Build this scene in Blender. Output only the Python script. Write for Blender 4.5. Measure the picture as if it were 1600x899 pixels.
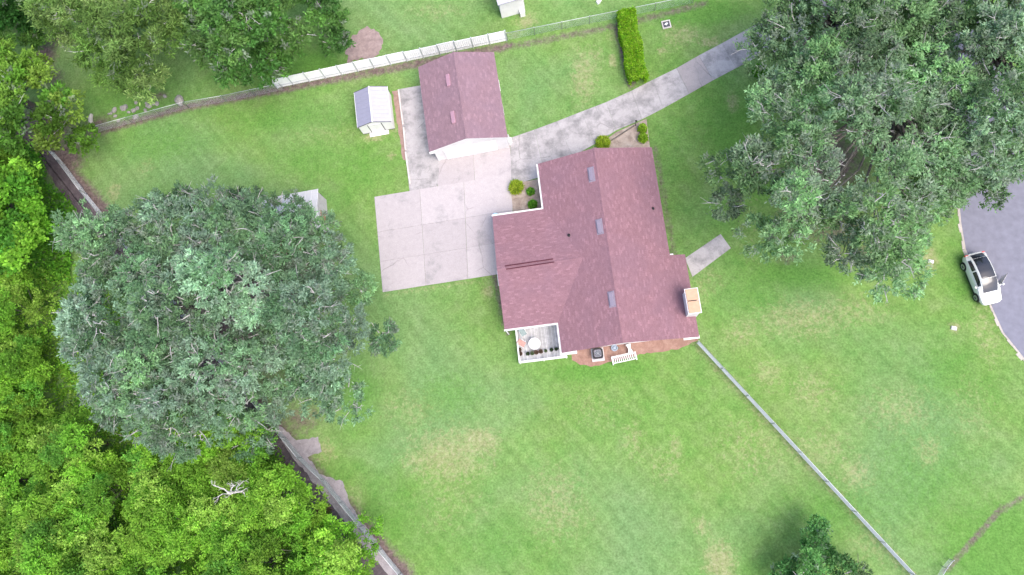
import bpy, math, random
import numpy as np
from mathutils import Matrix, Vector

for o in list(bpy.data.objects):
    bpy.data.objects.remove(o)
rng = np.random.default_rng(7)
random.seed(7)
SC = bpy.context.scene
COL = SC.collection
RAD = math.radians

# ------------------------------------------------------------------ camera
FPX, CX, CY, ALT = 1081.0, 800.0, 449.5, 62.0        # focal length in photo pixels, flying height in metres
_d = np.array([(920.0 - CX) / FPX, -(690.0 - CY) / FPX, -1.0]); _d /= np.linalg.norm(_d)
_Z = -_d
_X = np.array([1.0, 0, 0]); _X -= _X.dot(_Z) * _Z; _X /= np.linalg.norm(_X)
_Y = np.cross(_Z, _X)
cam = bpy.data.cameras.new('camera')
cam.sensor_width = 36.0
cam.lens = FPX * 36.0 / 1600.0
cam.clip_end = 2000.0
camo = bpy.data.objects.new('camera', cam); COL.objects.link(camo)
R = Matrix(((_X[0], _X[1], _X[2]), (_Y[0], _Y[1], _Y[2]), (_Z[0], _Z[1], _Z[2])))
camo.matrix_world = Matrix.Translation((0, 0, ALT)) @ R.to_4x4()
SC.camera = camo

# ------------------------------------------------------------------ sky, sun, exposure
SUN_ELEV, SUN_AZ = RAD(60), RAD(130)                  # azimuth clockwise from +Y (image up)
W = bpy.data.worlds.new('World'); SC.world = W; W.use_nodes = True
wn, wl = W.node_tree.nodes, W.node_tree.links
sky = wn.new('ShaderNodeTexSky'); sky.sky_type = 'NISHITA'; sky.sun_disc = False
sky.sun_elevation = SUN_ELEV; sky.sun_rotation = SUN_AZ
sky.air_density = 1.0; sky.dust_density = 4.0; sky.ozone_density = 1.0; sky.altitude = 0
bg = wn['Background']; bg.inputs[1].default_value = 0.15
wl.new(sky.outputs[0], bg.inputs[0])
sun = bpy.data.lights.new('sun', 'SUN'); sun.energy = 0.75; sun.angle = RAD(40); sun.color = (1, 0.96, 0.9)
suno = bpy.data.objects.new('sun', sun); COL.objects.link(suno)
sd = Vector((math.sin(SUN_AZ) * math.cos(SUN_ELEV), math.cos(SUN_AZ) * math.cos(SUN_ELEV), math.sin(SUN_ELEV)))
suno.rotation_euler = sd.to_track_quat('Z', 'Y').to_euler()
suno.location = sd * 150
SC.view_settings.view_transform = 'Standard'
SC.view_settings.look = 'None'
SC.view_settings.gamma = 1.0
SC.view_settings.exposure = 1.42
SC.view_settings.use_curve_mapping = False
SC.cycles.max_bounces = 8; SC.cycles.diffuse_bounces = 5; SC.cycles.glossy_bounces = 2; SC.cycles.transmission_bounces = 5


def P(x, y, z=0.0):
    """photo pixel -> world point on the level plane at height z"""
    c = np.array([(x - CX) / FPX, -(y - CY) / FPX, -1.0])
    w = np.array([c @ _X, c @ _Y, c @ _Z]); t = (z - ALT) / w[2]
    return np.array([w[0] * t, w[1] * t, z])


# ------------------------------------------------------------------ materials
def nodes(name):
    m = bpy.data.materials.new(name); m.use_nodes = True
    nt = m.node_tree; b = nt.nodes['Principled BSDF']
    return m, nt, b


def N(nt, t, **kw):
    n = nt.nodes.new(t)
    for k, v in kw.items():
        if hasattr(n, k): setattr(n, k, v)
    return n


def noise(nt, scale, detail=4, rough=0.55, vec=None, dist=0.0):
    n = nt.nodes.new('ShaderNodeTexNoise'); n.inputs['Scale'].default_value = scale
    n.inputs['Detail'].default_value = detail; n.inputs['Roughness'].default_value = rough
    n.inputs['Distortion'].default_value = dist
    if vec: nt.links.new(vec, n.inputs['Vector'])
    return n.outputs['Fac']


def ramp(nt, fac, stops):
    n = nt.nodes.new('ShaderNodeValToRGB'); e = n.color_ramp.elements
    while len(e) < len(stops): e.new(0.5)
    for i, (p, c) in enumerate(stops):
        e[i].position = p
        e[i].color = (c, c, c, 1) if isinstance(c, (int, float)) else (*c, 1)
    nt.links.new(fac, n.inputs[0]); return n.outputs[0]


def mix(nt, fac, a, b, mode='MIX'):
    n = nt.nodes.new('ShaderNodeMix'); n.data_type = 'RGBA'; n.blend_type = mode
    for s, v in ((0, fac), (6, a), (7, b)):
        if isinstance(v, (int, float)): n.inputs[s].default_value = v
        elif isinstance(v, tuple): n.inputs[s].default_value = (*v, 1)
        else: nt.links.new(v, n.inputs[s])
    return n.outputs[2]


def math_(nt, op, a, b=0.0, clamp=False):
    n = nt.nodes.new('ShaderNodeMath'); n.operation = op; n.use_clamp = clamp
    for s, v in ((0, a), (1, b)):
        if isinstance(v, (int, float)): n.inputs[s].default_value = v
        else: nt.links.new(v, n.inputs[s])
    return n.outputs[0]


def bump(nt, b, h, strength=0.3, dist=0.02):
    n = nt.nodes.new('ShaderNodeBump'); n.inputs['Strength'].default_value = strength
    n.inputs['Distance'].default_value = dist
    nt.links.new(h, n.inputs['Height']); nt.links.new(n.outputs[0], b.inputs['Normal'])


def coord(nt, kind='Object'):
    return nt.nodes.new('ShaderNodeTexCoord').outputs[kind]


def wpos(nt):
    return nt.nodes.new('ShaderNodeNewGeometry').outputs['Position']


def simple(name, c, rough=0.6, spec=0.3, var=0.12, scale=6.0, metal=0.0, dirt=0.0, dirtc=(0.12, 0.11, 0.10)):
    m, nt, b = nodes(name)
    f = noise(nt, scale, 5, 0.6, coord(nt))
    c0 = tuple(x * (1 - var) for x in c); c1 = tuple(min(1, x * (1 + var)) for x in c)
    out = ramp(nt, f, [(0.3, c0), (0.7, c1)])
    if dirt:
        g = ramp(nt, noise(nt, scale * 0.35, 6, 0.65, wpos(nt)), [(0.45, 0.0), (0.75, dirt)])
        out = mix(nt, g, out, dirtc)
    nt.links.new(out, b.inputs['Base Color'])
    b.inputs['Roughness'].default_value = rough; b.inputs['Specular IOR Level'].default_value = spec
    b.inputs['Metallic'].default_value = metal
    return m


def concrete(name, light, dark, amount, sc=0.45):
    m, nt, b = nodes(name)
    p = wpos(nt)
    big = ramp(nt, noise(nt, sc, 9, 0.68, p, 0.15), [(0.5 - amount, 0.0), (0.66, 1.0)])
    mid = ramp(nt, noise(nt, 2.2, 6, 0.65, p), [(0.35, 0.0), (0.75, 1.0)])
    c = mix(nt, big, light, dark)
    c = mix(nt, math_(nt, 'MULTIPLY', mid, 0.25), c, tuple(x * 0.75 for x in dark))
    fine = noise(nt, 14, 6, 0.7, p)
    c = mix(nt, 0.35, c, ramp(nt, fine, [(0.3, 0.25), (0.7, 0.8)]), 'SOFT_LIGHT')
    oi = nt.nodes.new('ShaderNodeObjectInfo').outputs['Random']
    c = mix(nt, 1.0, c, ramp(nt, oi, [(0.0, 0.92), (1.0, 1.06)]), 'MULTIPLY')
    # hairline cracks
    v = nt.nodes.new('ShaderNodeTexVoronoi'); v.feature = 'DISTANCE_TO_EDGE'; v.inputs['Scale'].default_value = 0.23
    w = nt.nodes.new('ShaderNodeMix'); w.data_type = 'RGBA'; w.inputs[0].default_value = 0.25
    nz = nt.nodes.new('ShaderNodeTexNoise'); nz.inputs['Scale'].default_value = 1.2; nz.inputs['Detail'].default_value = 5
    nt.links.new(p, nz.inputs['Vector']); nt.links.new(p, w.inputs[6]); nt.links.new(nz.outputs['Color'], w.inputs[7])
    nt.links.new(w.outputs[2], v.inputs['Vector'])
    cr = ramp(nt, v.outputs['Distance'], [(0.0, 0.5), (0.006, 0.0)])
    c = mix(nt, math_(nt, 'MULTIPLY', cr, ramp(nt, noise(nt, 0.2, 2, 0.5, p), [(0.48, 0.0), (0.55, 1.0)])), c, (0.1, 0.09, 0.09))
    nt.links.new(c, b.inputs['Base Color'])
    b.inputs['Roughness'].default_value = 0.9; b.inputs['Specular IOR Level'].default_value = 0.2
    bump(nt, b, fine, 0.3, 0.01)
    return m


def shingles(name, base, along_x, rough=0.95):
    """asphalt shingles: blended tabs per course plus granules; along_x = courses run along local X"""
    m, nt, b = nodes(name)
    co = coord(nt)
    mp = nt.nodes.new('ShaderNodeMapping')
    nt.links.new(co, mp.inputs['Vector'])
    if not along_x: mp.inputs['Rotation'].default_value = (0, 0, RAD(90))
    br = nt.nodes.new('ShaderNodeTexBrick')
    br.offset = 0.37; br.inputs['Scale'].default_value = 1.0
    br.inputs['Brick Width'].default_value = 0.33; br.inputs['Row Height'].default_value = 0.142
    br.inputs['Mortar Size'].default_value = 0.004; br.inputs['Bias'].default_value = 0.0
    br.inputs['Color1'].default_value = (0, 0, 0, 1); br.inputs['Color2'].default_value = (1, 1, 1, 1)
    br.inputs['Mortar'].default_value = (0.25, 0.25, 0.25, 1)
    nt.links.new(mp.outputs[0], br.inputs['Vector'])
    tab = ramp(nt, br.outputs['Color'], [(0.0, 0.88), (0.5, 0.98), (0.85, 1.05), (1.0, 1.24)])
    c = mix(nt, 1.0, base, tab, 'MULTIPLY')
    gr = noise(nt, 16, 5, 0.8, co)
    c = mix(nt, 0.5, c, ramp(nt, gr, [(0.3, 0.2), (0.7, 0.8)]), 'OVERLAY')
    st = noise(nt, 0.28, 5, 0.6, co, 0.5)
    c = mix(nt, ramp(nt, st, [(0.42, 0.0), (0.72, 0.35)]), c, tuple(x * 0.80 for x in (base[0], base[1] * 1.15, base[2] * 1.3)))
    nt.links.new(c, b.inputs['Base Color'])
    b.inputs['Roughness'].default_value = rough; b.inputs['Specular IOR Level'].default_value = 0.25
    bump(nt, b, gr, 0.35, 0.01)
    return m


def leafmat(name, trans=0.3, rough=0.55, spec=0.35):
    m, nt, b = nodes(name)
    a = nt.nodes.new('ShaderNodeAttribute'); a.attribute_name = 'leaf'
    nt.links.new(a.outputs['Color'], b.inputs['Base Color'])
    b.inputs['Roughness'].default_value = rough; b.inputs['Specular IOR Level'].default_value = spec
    t = nt.nodes.new('ShaderNodeBsdfTranslucent')
    tc = mix(nt, 1.0, a.outputs['Color'], (1.1, 1.25, 0.7), 'MULTIPLY')
    nt.links.new(tc, t.inputs['Color'])
    ms = nt.nodes.new('ShaderNodeMixShader'); ms.inputs[0].default_value = trans
    nt.links.new(b.outputs[0], ms.inputs[1]); nt.links.new(t.outputs[0], ms.inputs[2])
    nt.links.new(ms.outputs[0], nt.nodes['Material Output'].inputs['Surface'])
    return m


def grassmat():
    m, nt, b = nodes('lawn_grass')
    p = wpos(nt)
    big = noise(nt, 0.085, 5, 0.55, p, 0.4)
    mid = noise(nt, 0.55, 6, 0.6, p, 0.3)
    fine = noise(nt, 5.5, 5, 0.72, p)
    c = ramp(nt, big, [(0.30, (0.092, 0.205, 0.042)), (0.5, (0.130, 0.225, 0.056)), (0.70, (0.166, 0.240, 0.080))])
    c2 = ramp(nt, mid, [(0.30, (0.084, 0.200, 0.038)), (0.5, (0.132, 0.225, 0.058)), (0.72, (0.186, 0.245, 0.100))])
    c = mix(nt, 0.5, c, c2)
    c = mix(nt, ramp(nt, noise(nt, 0.06, 3, 0.5, p, 0.5), [(0.42, 0.0), (0.66, 0.55)]), c, (0.122, 0.215, 0.098))
    # mowing passes
    wv = nt.nodes.new('ShaderNodeTexWave'); wv.inputs['Scale'].default_value = 0.33
    wv.inputs['Distortion'].default_value = 0.5; wv.inputs['Detail'].default_value = 1; wv.inputs['Detail Scale'].default_value = 0.6
    mp = nt.nodes.new('ShaderNodeMapping'); mp.inputs['Rotation'].default_value = (0, 0, RAD(40))
    nt.links.new(p, mp.inputs['Vector']); nt.links.new(mp.outputs[0], wv.inputs['Vector'])
    c = mix(nt, 0.08, c, ramp(nt, wv.outputs['Fac'], [(0.2, 0.36), (0.8, 0.64)]), 'SOFT_LIGHT')
    mp2 = nt.nodes.new('ShaderNodeMapping'); mp2.inputs['Rotation'].default_value = (0, 0, RAD(50))
    mp3 = nt.nodes.new('ShaderNodeMapping'); mp3.inputs['Scale'].default_value = (0.10, 1.3, 1.0)
    nt.links.new(p, mp2.inputs['Vector']); nt.links.new(mp2.outputs[0], mp3.inputs['Vector'])
    stk = noise(nt, 1.0, 4, 0.6, mp3.outputs[0])
    c = mix(nt, 0.34, c, ramp(nt, stk, [(0.32, 0.30), (0.68, 0.70)]), 'SOFT_LIGHT')
    at = nt.nodes.new('ShaderNodeAttribute'); at.attribute_name = 'wear_shade'
    sp = nt.nodes.new('ShaderNodeSeparateColor'); nt.links.new(at.outputs['Color'], sp.inputs[0])
    br = noise(nt, 2.1, 8, 0.78, p, 0.4)
    brk = math_(nt, 'MULTIPLY', math_(nt, 'SUBTRACT', br, 0.5), 2.2)

    def msk(ch, k=1.0, off=-0.12):
        s = math_(nt, 'ADD', sp.outputs[ch], math_(nt, 'MULTIPLY', brk, k))
        s = math_(nt, 'ADD', s, off)
        e = math_(nt, 'MULTIPLY', sp.outputs[ch], 6.0, True)
        return math_(nt, 'MULTIPLY', math_(nt, 'MULTIPLY', s, 1.6, True), e)
    c = mix(nt, math_(nt, 'MULTIPLY', msk(2, 0.7, -.05), 0.7), c, (0.078, 0.200, 0.032))  # deep green: lush grass plus shade painted near oaks and car
    dry = ramp(nt, noise(nt, 3.2, 5, 0.7, p), [(0.3, (0.17, 0.21, 0.075)), (0.55, (0.29, 0.27, 0.15)), (0.75, (0.44, 0.37, 0.28))])
    c = mix(nt, math_(nt, 'MULTIPLY', msk(0, 1.2, -0.24), 0.68), c, dry)
    # scattered pale flecks of thatch everywhere
    fl = ramp(nt, noise(nt, 2.3, 7, 0.8, p), [(0.60, 0.0), (0.78, 0.5)])
    c = mix(nt, math_(nt, 'MULTIPLY', fl, ramp(nt, noise(nt, 0.16, 3, 0.5, p), [(0.42, 0.1), (0.6, 1.0)])), c, (0.25, 0.26, 0.12))
    dirt = ramp(nt, noise(nt, 2.6, 6, 0.7, p), [(0.3, (0.075, 0.055, 0.05)), (0.55, (0.15, 0.11, 0.105)), (0.8, (0.24, 0.19, 0.175))])
    c = mix(nt, msk(1, 0.8, -0.1), c, dirt)
    c = mix(nt, 0.6, c, ramp(nt, noise(nt, 1.7, 6, 0.7, p, 0.3), [(0.30, 0.30), (0.70, 0.70)]), 'SOFT_LIGHT')
    c = mix(nt, 0.55, c, ramp(nt, fine, [(0.28, 0.12), (0.72, 0.88)]), 'SOFT_LIGHT')
    nt.links.new(c, b.inputs['Base Color'])
    b.inputs['Roughness'].default_value = 0.95; b.inputs['Specular IOR Level'].default_value = 0.1
    bump(nt, b, fine, 0.4, 0.05)
    return m


def gravel(name, a, bb, cc, sc=3.0):
    m, nt, b = nodes(name)
    p = wpos(nt)
    v = nt.nodes.new('ShaderNodeTexVoronoi'); v.inputs['Scale'].default_value = sc * 4; nt.links.new(p, v.inputs['Vector'])
    c = ramp(nt, noise(nt, sc * 0.4, 7, 0.7, p, 0.4), [(0.28, a), (0.5, bb), (0.75, cc)])
    c = mix(nt, 0.4, c, ramp(nt, v.outputs['Distance'], [(0.0, 0.62), (0.7, 0.35)]), 'SOFT_LIGHT')
    nt.links.new(c, b.inputs['Base Color']); b.inputs['Roughness'].default_value = 0.95
    b.inputs['Specular IOR Level'].default_value = 0.15
    bump(nt, b, v.outputs['Distance'], 0.6, 0.04)
    return m


M = {}
M['grass'] = grassmat()
M['conc'] = concrete('pale_concrete', (0.385, 0.348, 0.355), (0.295, 0.275, 0.280), -0.05)
M['conc_drive'] = concrete('weathered_concrete', (0.385, 0.360, 0.360), (0.195, 0.187, 0.188), 0.06, 0.7)
M['conc_new'] = concrete('newer_concrete', (0.36, 0.32, 0.315), (0.29, 0.265, 0.265), 0.0)
M['asphalt'] = simple('pale_asphalt', (0.178, 0.178, 0.222), 0.9, 0.2, 0.12, 1.6)
M['sand'] = gravel('sandy_edge', (0.30, 0.27, 0.24), (0.42, 0.38, 0.34), (0.52, 0.48, 0.44), 4.0)
M['track'] = gravel('dark_dirt_track', (0.055, 0.045, 0.055), (0.10, 0.08, 0.09), (0.17, 0.14, 0.15), 2.0)
M['stones'] = gravel('grey_gravel', (0.20, 0.18, 0.19), (0.29, 0.26, 0.28), (0.38, 0.35, 0.36), 4.0)
M['mulch'] = gravel('terracotta_mulch', (0.22, 0.13, 0.105), (0.30, 0.18, 0.145), (0.38, 0.26, 0.21), 4.0)
M['pinksoil'] = gravel('pinkish_soil', (0.22, 0.14, 0.12), (0.30, 0.20, 0.17), (0.36, 0.26, 0.22), 4.0)
M['bedsoil'] = gravel('sandy_bed_soil', (0.20, 0.15, 0.12), (0.32, 0.26, 0.22), (0.46, 0.40, 0.35), 3.5)
M['shingle_y'] = shingles('red_brown_shingles_main', (0.216, 0.118, 0.138), False)
M['shingle_x'] = shingles('red_brown_shingles_wing', (0.216, 0.118, 0.138), True)
M['shingle_g'] = shingles('smooth_mauve_shingles', (0.222, 0.140, 0.164), False)
M['white'] = simple('white_paint', (0.70, 0.69, 0.69), 0.5, 0.4, 0.03, 3, dirt=0.12)
M['siding'] = simple('white_siding', (0.66, 0.64, 0.64), 0.6, 0.3, 0.04, 2, dirt=0.2)
M['greymetal'] = simple('grey_vent_metal', (0.215, 0.185, 0.235), 0.5, 0.4, 0.08, 6)
M['galv'] = simple('galvanised_steel', (0.52, 0.54, 0.57), 0.45, 0.5, 0.06, 6, metal=0.4)
M['glass'] = simple('window_glass', (0.02, 0.025, 0.03), 0.05, 0.9, 0.02)
M['blackglass'] = simple('car_glass', (0.012, 0.013, 0.02), 0.06, 0.8, 0.02)
M['black'] = simple('black_plastic', (0.02, 0.02, 0.022), 0.6, 0.3, 0.1)
M['rubber'] = simple('tyre_rubber', (0.025, 0.025, 0.027), 0.85, 0.2, 0.1)
M['carpaint'] = simple('white_car_paint', (0.60, 0.60, 0.585), 0.18, 0.6, 0.01)
M['carpaint'].node_tree.nodes['Principled BSDF'].inputs['Coat Weight'].default_value = 0.6
M['alloy'] = simple('wheel_alloy', (0.45, 0.46, 0.48), 0.3, 0.5, 0.03, metal=0.7)
M['redlamp'] = simple('red_lamp', (0.45, 0.03, 0.03), 0.2, 0.6)
M['terracap'] = simple('peach_chimney_cap', (0.52, 0.32, 0.215), 0.85, 0.2, 0.10, 4, dirt=0.25, dirtc=(0.4, 0.3, 0.25))
M['deck'] = simple('weathered_deck_board', (0.42, 0.41, 0.43), 0.8, 0.2, 0.25, 3.0, dirt=0.5, dirtc=(0.68, 0.67, 0.68))
M['redpot'] = simple('dark_red_pot', (0.13, 0.065, 0.055), 0.7, 0.3, 0.2)
M['greenpot'] = simple('green_grey_pot', (0.16, 0.17, 0.13), 0.7, 0.3, 0.2)
M['redchair'] = simple('faded_red_fabric', (0.42, 0.25, 0.22), 0.8, 0.2, 0.15)
M['tealchair'] = simple('teal_fabric', (0.25, 0.31, 0.31), 0.8, 0.2, 0.15)
M['blue'] = simple('pale_blue_plastic', (0.38, 0.58, 0.78), 0.4, 0.4, 0.05)
M['bluegrey'] = simple('blue_grey_plastic', (0.28, 0.33, 0.40), 0.5, 0.4, 0.1)
M['acpad'] = simple('grey_pad', (0.50, 0.47, 0.48), 0.85, 0.2, 0.08)
M['fan'] = simple('fan_grille', (0.09, 0.09, 0.12), 0.4, 0.5, 0.1, metal=0.3)
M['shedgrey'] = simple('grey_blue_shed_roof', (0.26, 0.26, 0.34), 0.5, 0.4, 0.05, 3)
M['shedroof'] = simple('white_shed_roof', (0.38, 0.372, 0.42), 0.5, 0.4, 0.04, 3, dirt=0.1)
M['oldroof'] = simple('white_metal_roof', (0.52, 0.51, 0.52), 0.5, 0.4, 0.05, 3, dirt=0.35, dirtc=(0.4, 0.36, 0.34))
M['oldwall'] = simple('weathered_grey_wall', (0.42, 0.39, 0.40), 0.8, 0.2, 0.15, 3)
M['timber'] = simple('bleached_timber', (0.50, 0.46, 0.44), 0.85, 0.2, 0.15, 3)
M['brownwood'] = simple('brown_wood', (0.30, 0.17, 0.11), 0.85, 0.2, 0.2, 4)
M['cable'] = simple('dark_red_cable', (0.075, 0.018, 0.03), 0.7, 0.2, 0.1)
M['rock'] = simple('pale_rock', (0.25, 0.24, 0.235), 0.9, 0.2, 0.4, 3)
M['panel'] = simple('white_fence_panel', (0.84, 0.83, 0.85), 0.5, 0.35, 0.05, 2, dirt=0.3, dirtc=(0.42, 0.42, 0.40))
M['seam'] = simple('dark_seam', (0.08, 0.08, 0.09), 0.8, 0.2, 0.1)
M['bark'] = simple('grey_bark', (0.13, 0.115, 0.105), 0.95, 0.1, 0.3, 4)
M['palewood'] = simple('grey_lichened_bark', (0.22, 0.195, 0.19), 0.95, 0.1, 0.3, 4)
M['palebark'] = simple('pale_lichened_twig', (0.38, 0.365, 0.36), 0.95, 0.1, 0.3, 6)
M['oakleaf'] = leafmat('oak_leaves', 0.4, 0.55, 0.3)
M['vineleaf'] = leafmat('vine_leaves', 0.45, 0.6, 0.15)
M['debris'] = gravel('leaf_litter_pile', (0.20, 0.15, 0.145), (0.29, 0.22, 0.21), (0.38, 0.30, 0.29), 5.0)


# ------------------------------------------------------------------ object helpers
def tag(o, label=None, cat=None, group=None, kind=None):
    if label: o['label'] = label
    if cat: o['category'] = cat
    if group: o['group'] = group
    if kind: o['kind'] = kind
    return o


def thing(name, label, cat, loc=(0, 0, 0), rz=0.0, group=None):
    o = bpy.data.objects.new(name, None); COL.objects.link(o)
    o.empty_display_size = 0.3
    o.location = tuple(float(v) for v in loc); o.rotation_euler = (0, 0, rz)
    return tag(o, label, cat, group)


def link(name, me, parent=None, loc=(0, 0, 0), rz=0.0):
    o = bpy.data.objects.new(name, me); COL.objects.link(o)
    if parent: o.parent = parent
    o.location = tuple(float(v) for v in loc); o.rotation_euler = (0, 0, rz)
    return o


class MB:
    def __init__(s): s.v = []; s.f = []

    def add(s, vs, fs):
        k = len(s.v); s.v += [tuple(float(c) for c in v) for v in vs]; s.f += [tuple(i + k for i in f) for f in fs]; return s

    def box(s, x0, x1, y0, y1, z0, z1, taper=0.0):
        t = taper
        return s.add([(x0, y0, z0), (x1, y0, z0), (x1, y1, z0), (x0, y1, z0),
                      (x0 + t, y0 + t, z1), (x1 - t, y0 + t, z1), (x1 - t, y1 - t, z1), (x0 + t, y1 - t, z1)],
                     [(3, 2, 1, 0), (4, 5, 6, 7), (0, 1, 5, 4), (1, 2, 6, 5), (2, 3, 7, 6), (3, 0, 4, 7)])

    def prism(s, pts, z0, z1):
        """polygon (counter-clockwise) pulled up from z0 to z1"""
        n = len(pts)
        a = sum(pts[i][0] * pts[(i + 1) % n][1] - pts[(i + 1) % n][0] * pts[i][1] for i in range(n))
        if a < 0: pts = pts[::-1]
        return s.add([(p[0], p[1], z0) for p in pts] + [(p[0], p[1], z1) for p in pts],
                     [tuple(range(n))[::-1], tuple(range(n, 2 * n))] + [(i, (i + 1) % n, n + (i + 1) % n, n + i) for i in range(n)])

    def tube(s, pts, rad, n=6, caps=True):
        pts = [Vector([float(c) for c in p]) for p in pts]
        if not hasattr(rad, '__len__'): rad = [rad] * len(pts)
        vs = []; fs = []
        for i, p in enumerate(pts):
            t = (pts[min(i + 1, len(pts) - 1)] - pts[max(i - 1, 0)]).normalized()
            a = t.cross(Vector((0, 0, 1)) if abs(t.z) < 0.9 else Vector((1, 0, 0))).normalized(); b = t.cross(a)
            for k in range(n):
                q = 2 * math.pi * k / n
                vs.append(p + (a * math.cos(q) + b * math.sin(q)) * rad[i])
        for i in range(len(pts) - 1):
            for k in range(n):
                fs.append((i * n + k, i * n + (k + 1) % n, (i + 1) * n + (k + 1) % n, (i + 1) * n + k))
        if caps:
            fs.append(tuple(range(n))[::-1]); fs.append(tuple(range((len(pts) - 1) * n, len(pts) * n)))
        return s.add(vs, fs)

    def lathe(s, prof, c=(0, 0, 0), n=14):
        vs = []; fs = []
        for r, z in prof:
            for k in range(n):
                q = 2 * math.pi * k / n; vs.append((c[0] + r * math.cos(q), c[1] + r * math.sin(q), c[2] + z))
        for i in range(len(prof) - 1):
            for k in range(n):
                fs.append((i * n + k, i * n + (k + 1) % n, (i + 1) * n + (k + 1) % n, (i + 1) * n + k))
        fs.append(tuple(range(n))[::-1]); fs.append(tuple(range((len(prof) - 1) * n, len(prof) * n)))
        return s.add(vs, fs)

    def mesh(s, name, mat, smooth=False, bevel=0.0):
        me = bpy.data.meshes.new(name); me.from_pydata(s.v, [], s.f); me.materials.append(mat)
        if bevel:
            import bmesh
            bm = bmesh.new(); bm.from_mesh(me)
            bmesh.ops.bevel(bm, geom=list(bm.edges), offset=bevel, segments=2, affect='EDGES', profile=0.6)
            bm.to_mesh(me); bm.free()
        if smooth: me.polygons.foreach_set('use_smooth', [True] * len(me.polygons))
        me.update(); return me

    def build(s, name, mat, parent=None, loc=(0, 0, 0), rz=0.0, smooth=False, bevel=0.0):
        return link(name, s.mesh(name, M[mat] if isinstance(mat, str) else mat, smooth, bevel), parent, loc, rz)


def np_mesh(name, verts, faces, mat, colors=None, nper=4):
    """fast mesh from arrays; faces (n, nper)"""
    me = bpy.data.meshes.new(name)
    me.vertices.add(len(verts)); me.vertices.foreach_set('co', verts.astype(np.float32).ravel())
    nf = len(faces)
    me.loops.add(nf * nper); me.loops.foreach_set('vertex_index', faces.astype(np.int32).ravel())
    me.polygons.add(nf); me.polygons.foreach_set('loop_start', np.arange(0, nf * nper, nper, dtype=np.int32))
    if colors is not None:
        a = me.attributes.new('leaf', 'FLOAT_COLOR', 'POINT')
        c = np.ones((len(verts), 4), np.float32); c[:, :3] = colors
        a.data.foreach_set('color', c.ravel())
    me.materials.append(mat); me.update(calc_edges=True); return me


# ------------------------------------------------------------------ ground
def seg_dist(gx, gy, a, b):
    ab = b - a; t = ((gx - a[0]) * ab[0] + (gy - a[1]) * ab[1]) / (ab @ ab); t = np.clip(t, 0, 1)
    return np.hypot(gx - a[0] - t * ab[0], gy - a[1] - t * ab[1])


xs = np.arange(-75, 52, 0.35); ys = np.arange(-24, 60, 0.35)
xs = np.concatenate([[-600, -250, -120], xs, [90, 250, 600]]); ys = np.concatenate([[-600, -250, -70], ys, [100, 250, 600]])
GX, GY = np.meshgrid(xs, ys, indexing='ij')
nx, ny = GX.shape
wear_shade = np.zeros((nx, ny, 4), np.float32); wear_shade[..., 3] = 1


def blob(ch, px, py, rx, ry, s=1.0, rot=0.0):
    c = P(px, py); k = 1 / 16.5
    dx, dy = GX - c[0], GY - c[1]
    if rot: dx, dy = dx * math.cos(rot) + dy * math.sin(rot), -dx * math.sin(rot) + dy * math.cos(rot)
    d = np.sqrt((dx / (rx * k)) ** 2 + (dy / (ry * k)) ** 2)
    wear_shade[..., ch] = np.maximum(wear_shade[..., ch], s * np.clip(1.3 - d, 0, 1))


def strip(ch, pts, w, s=1.0):
    for a, b in zip(pts[:-1], pts[1:]):
        d = seg_dist(GX, GY, P(*a)[:2], P(*b)[:2])
        wear_shade[..., ch] = np.maximum(wear_shade[..., ch], s * np.clip(1.4 - d / w, 0, 1))


for a in [(700, 712, 75, 48, .75), (748, 690, 38, 24, .9), (655, 722, 32, 22, .6), (1250, 497, 90, 36, .6), (1330, 486, 60, 30, .5),
          (1160, 520, 30, 30, .5), (912, 118, 26, 60, .7), (925, 90, 30, 25, .5), (957, 95, 8, 14, 1.), (965, 55, 22, 22, .6),
          (1065, 55, 40, 26, .6), (1110, 66, 24, 9, .9), (1035, 80, 12, 10, .7), (822, 33, 22, 18, .8), (800, 55, 18, 12, .5),
          (178, 300, 16, 22, .7), (228, 262, 20, 20, .4), (1125, 880, 26, 34, 1.), (1095, 822, 16, 16, .6), (1175, 700, 62, 60, .42),
          (990, 688, 20, 34, .5), (868, 790, 56, 70, .5), (1405, 640, 66, 40, .45), (1335, 740, 32, 32, .55), (1270, 610, 44, 34, .5),
          (1200, 585, 30, 30, .5), (1450, 705, 24, 30, .5), (1040, 730, 30, 30, .45), (1055, 700, 12, 26, .6), (615, 200, 16, 24, .5), (612, 243, 7, 7, 1.),
          (763, 455, 12, 14, .9), (583, 215, 26, 10, .8), (1145, 160, 12, 22, .7), (1170, 345, 30, 90, .35), (1100, 440, 36, 40, .4),
          (1540, 520, 24, 60, .5), (1453, 405, 14, 20, .9), (1492, 512, 12, 10, .9), (500, 705, 36, 24, .6), (545, 800, 28, 40, .6),
          (700, 790, 80, 60, .3), (640, 640, 60, 40, .35), (930, 640, 60, 40, .3), (680, 20, 70, 24, .35), (500, 210, 70, 30, .3),
          (1520, 640, 40, 60, .35), (1280, 700, 60, 40, .4), (1360, 850, 40, 40, .35)]:
    blob(0, *a)
for a in [(70, 88, 26, 34, .8), (85, 60, 24, 20, .7), (80, 120, 26, 18, .6), (155, 195, 30, 20, .6), (250, 150, 20, 10, .5), (293, 70, 10, 10, .9), (240, 75, 16, 8, .7),
          (470, 655, 34, 24, .55), (430, 690, 26, 30, .9), (1290, 255, 60, 60, .8), (1265, 330, 50, 40, .7), (1350, 110, 60, 60, .9), (1450, 210, 80, 60, .8), (1230, 400, 20, 14, .5), (1350, 400, 40, 22, .5),
          (100, 250, 40, 40, .9), (350, 480, 150, 140, .8), (1310, 360, 60, 24, .5), (60, 210, 80, 60, .8)]:
    blob(1, *a)
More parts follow.
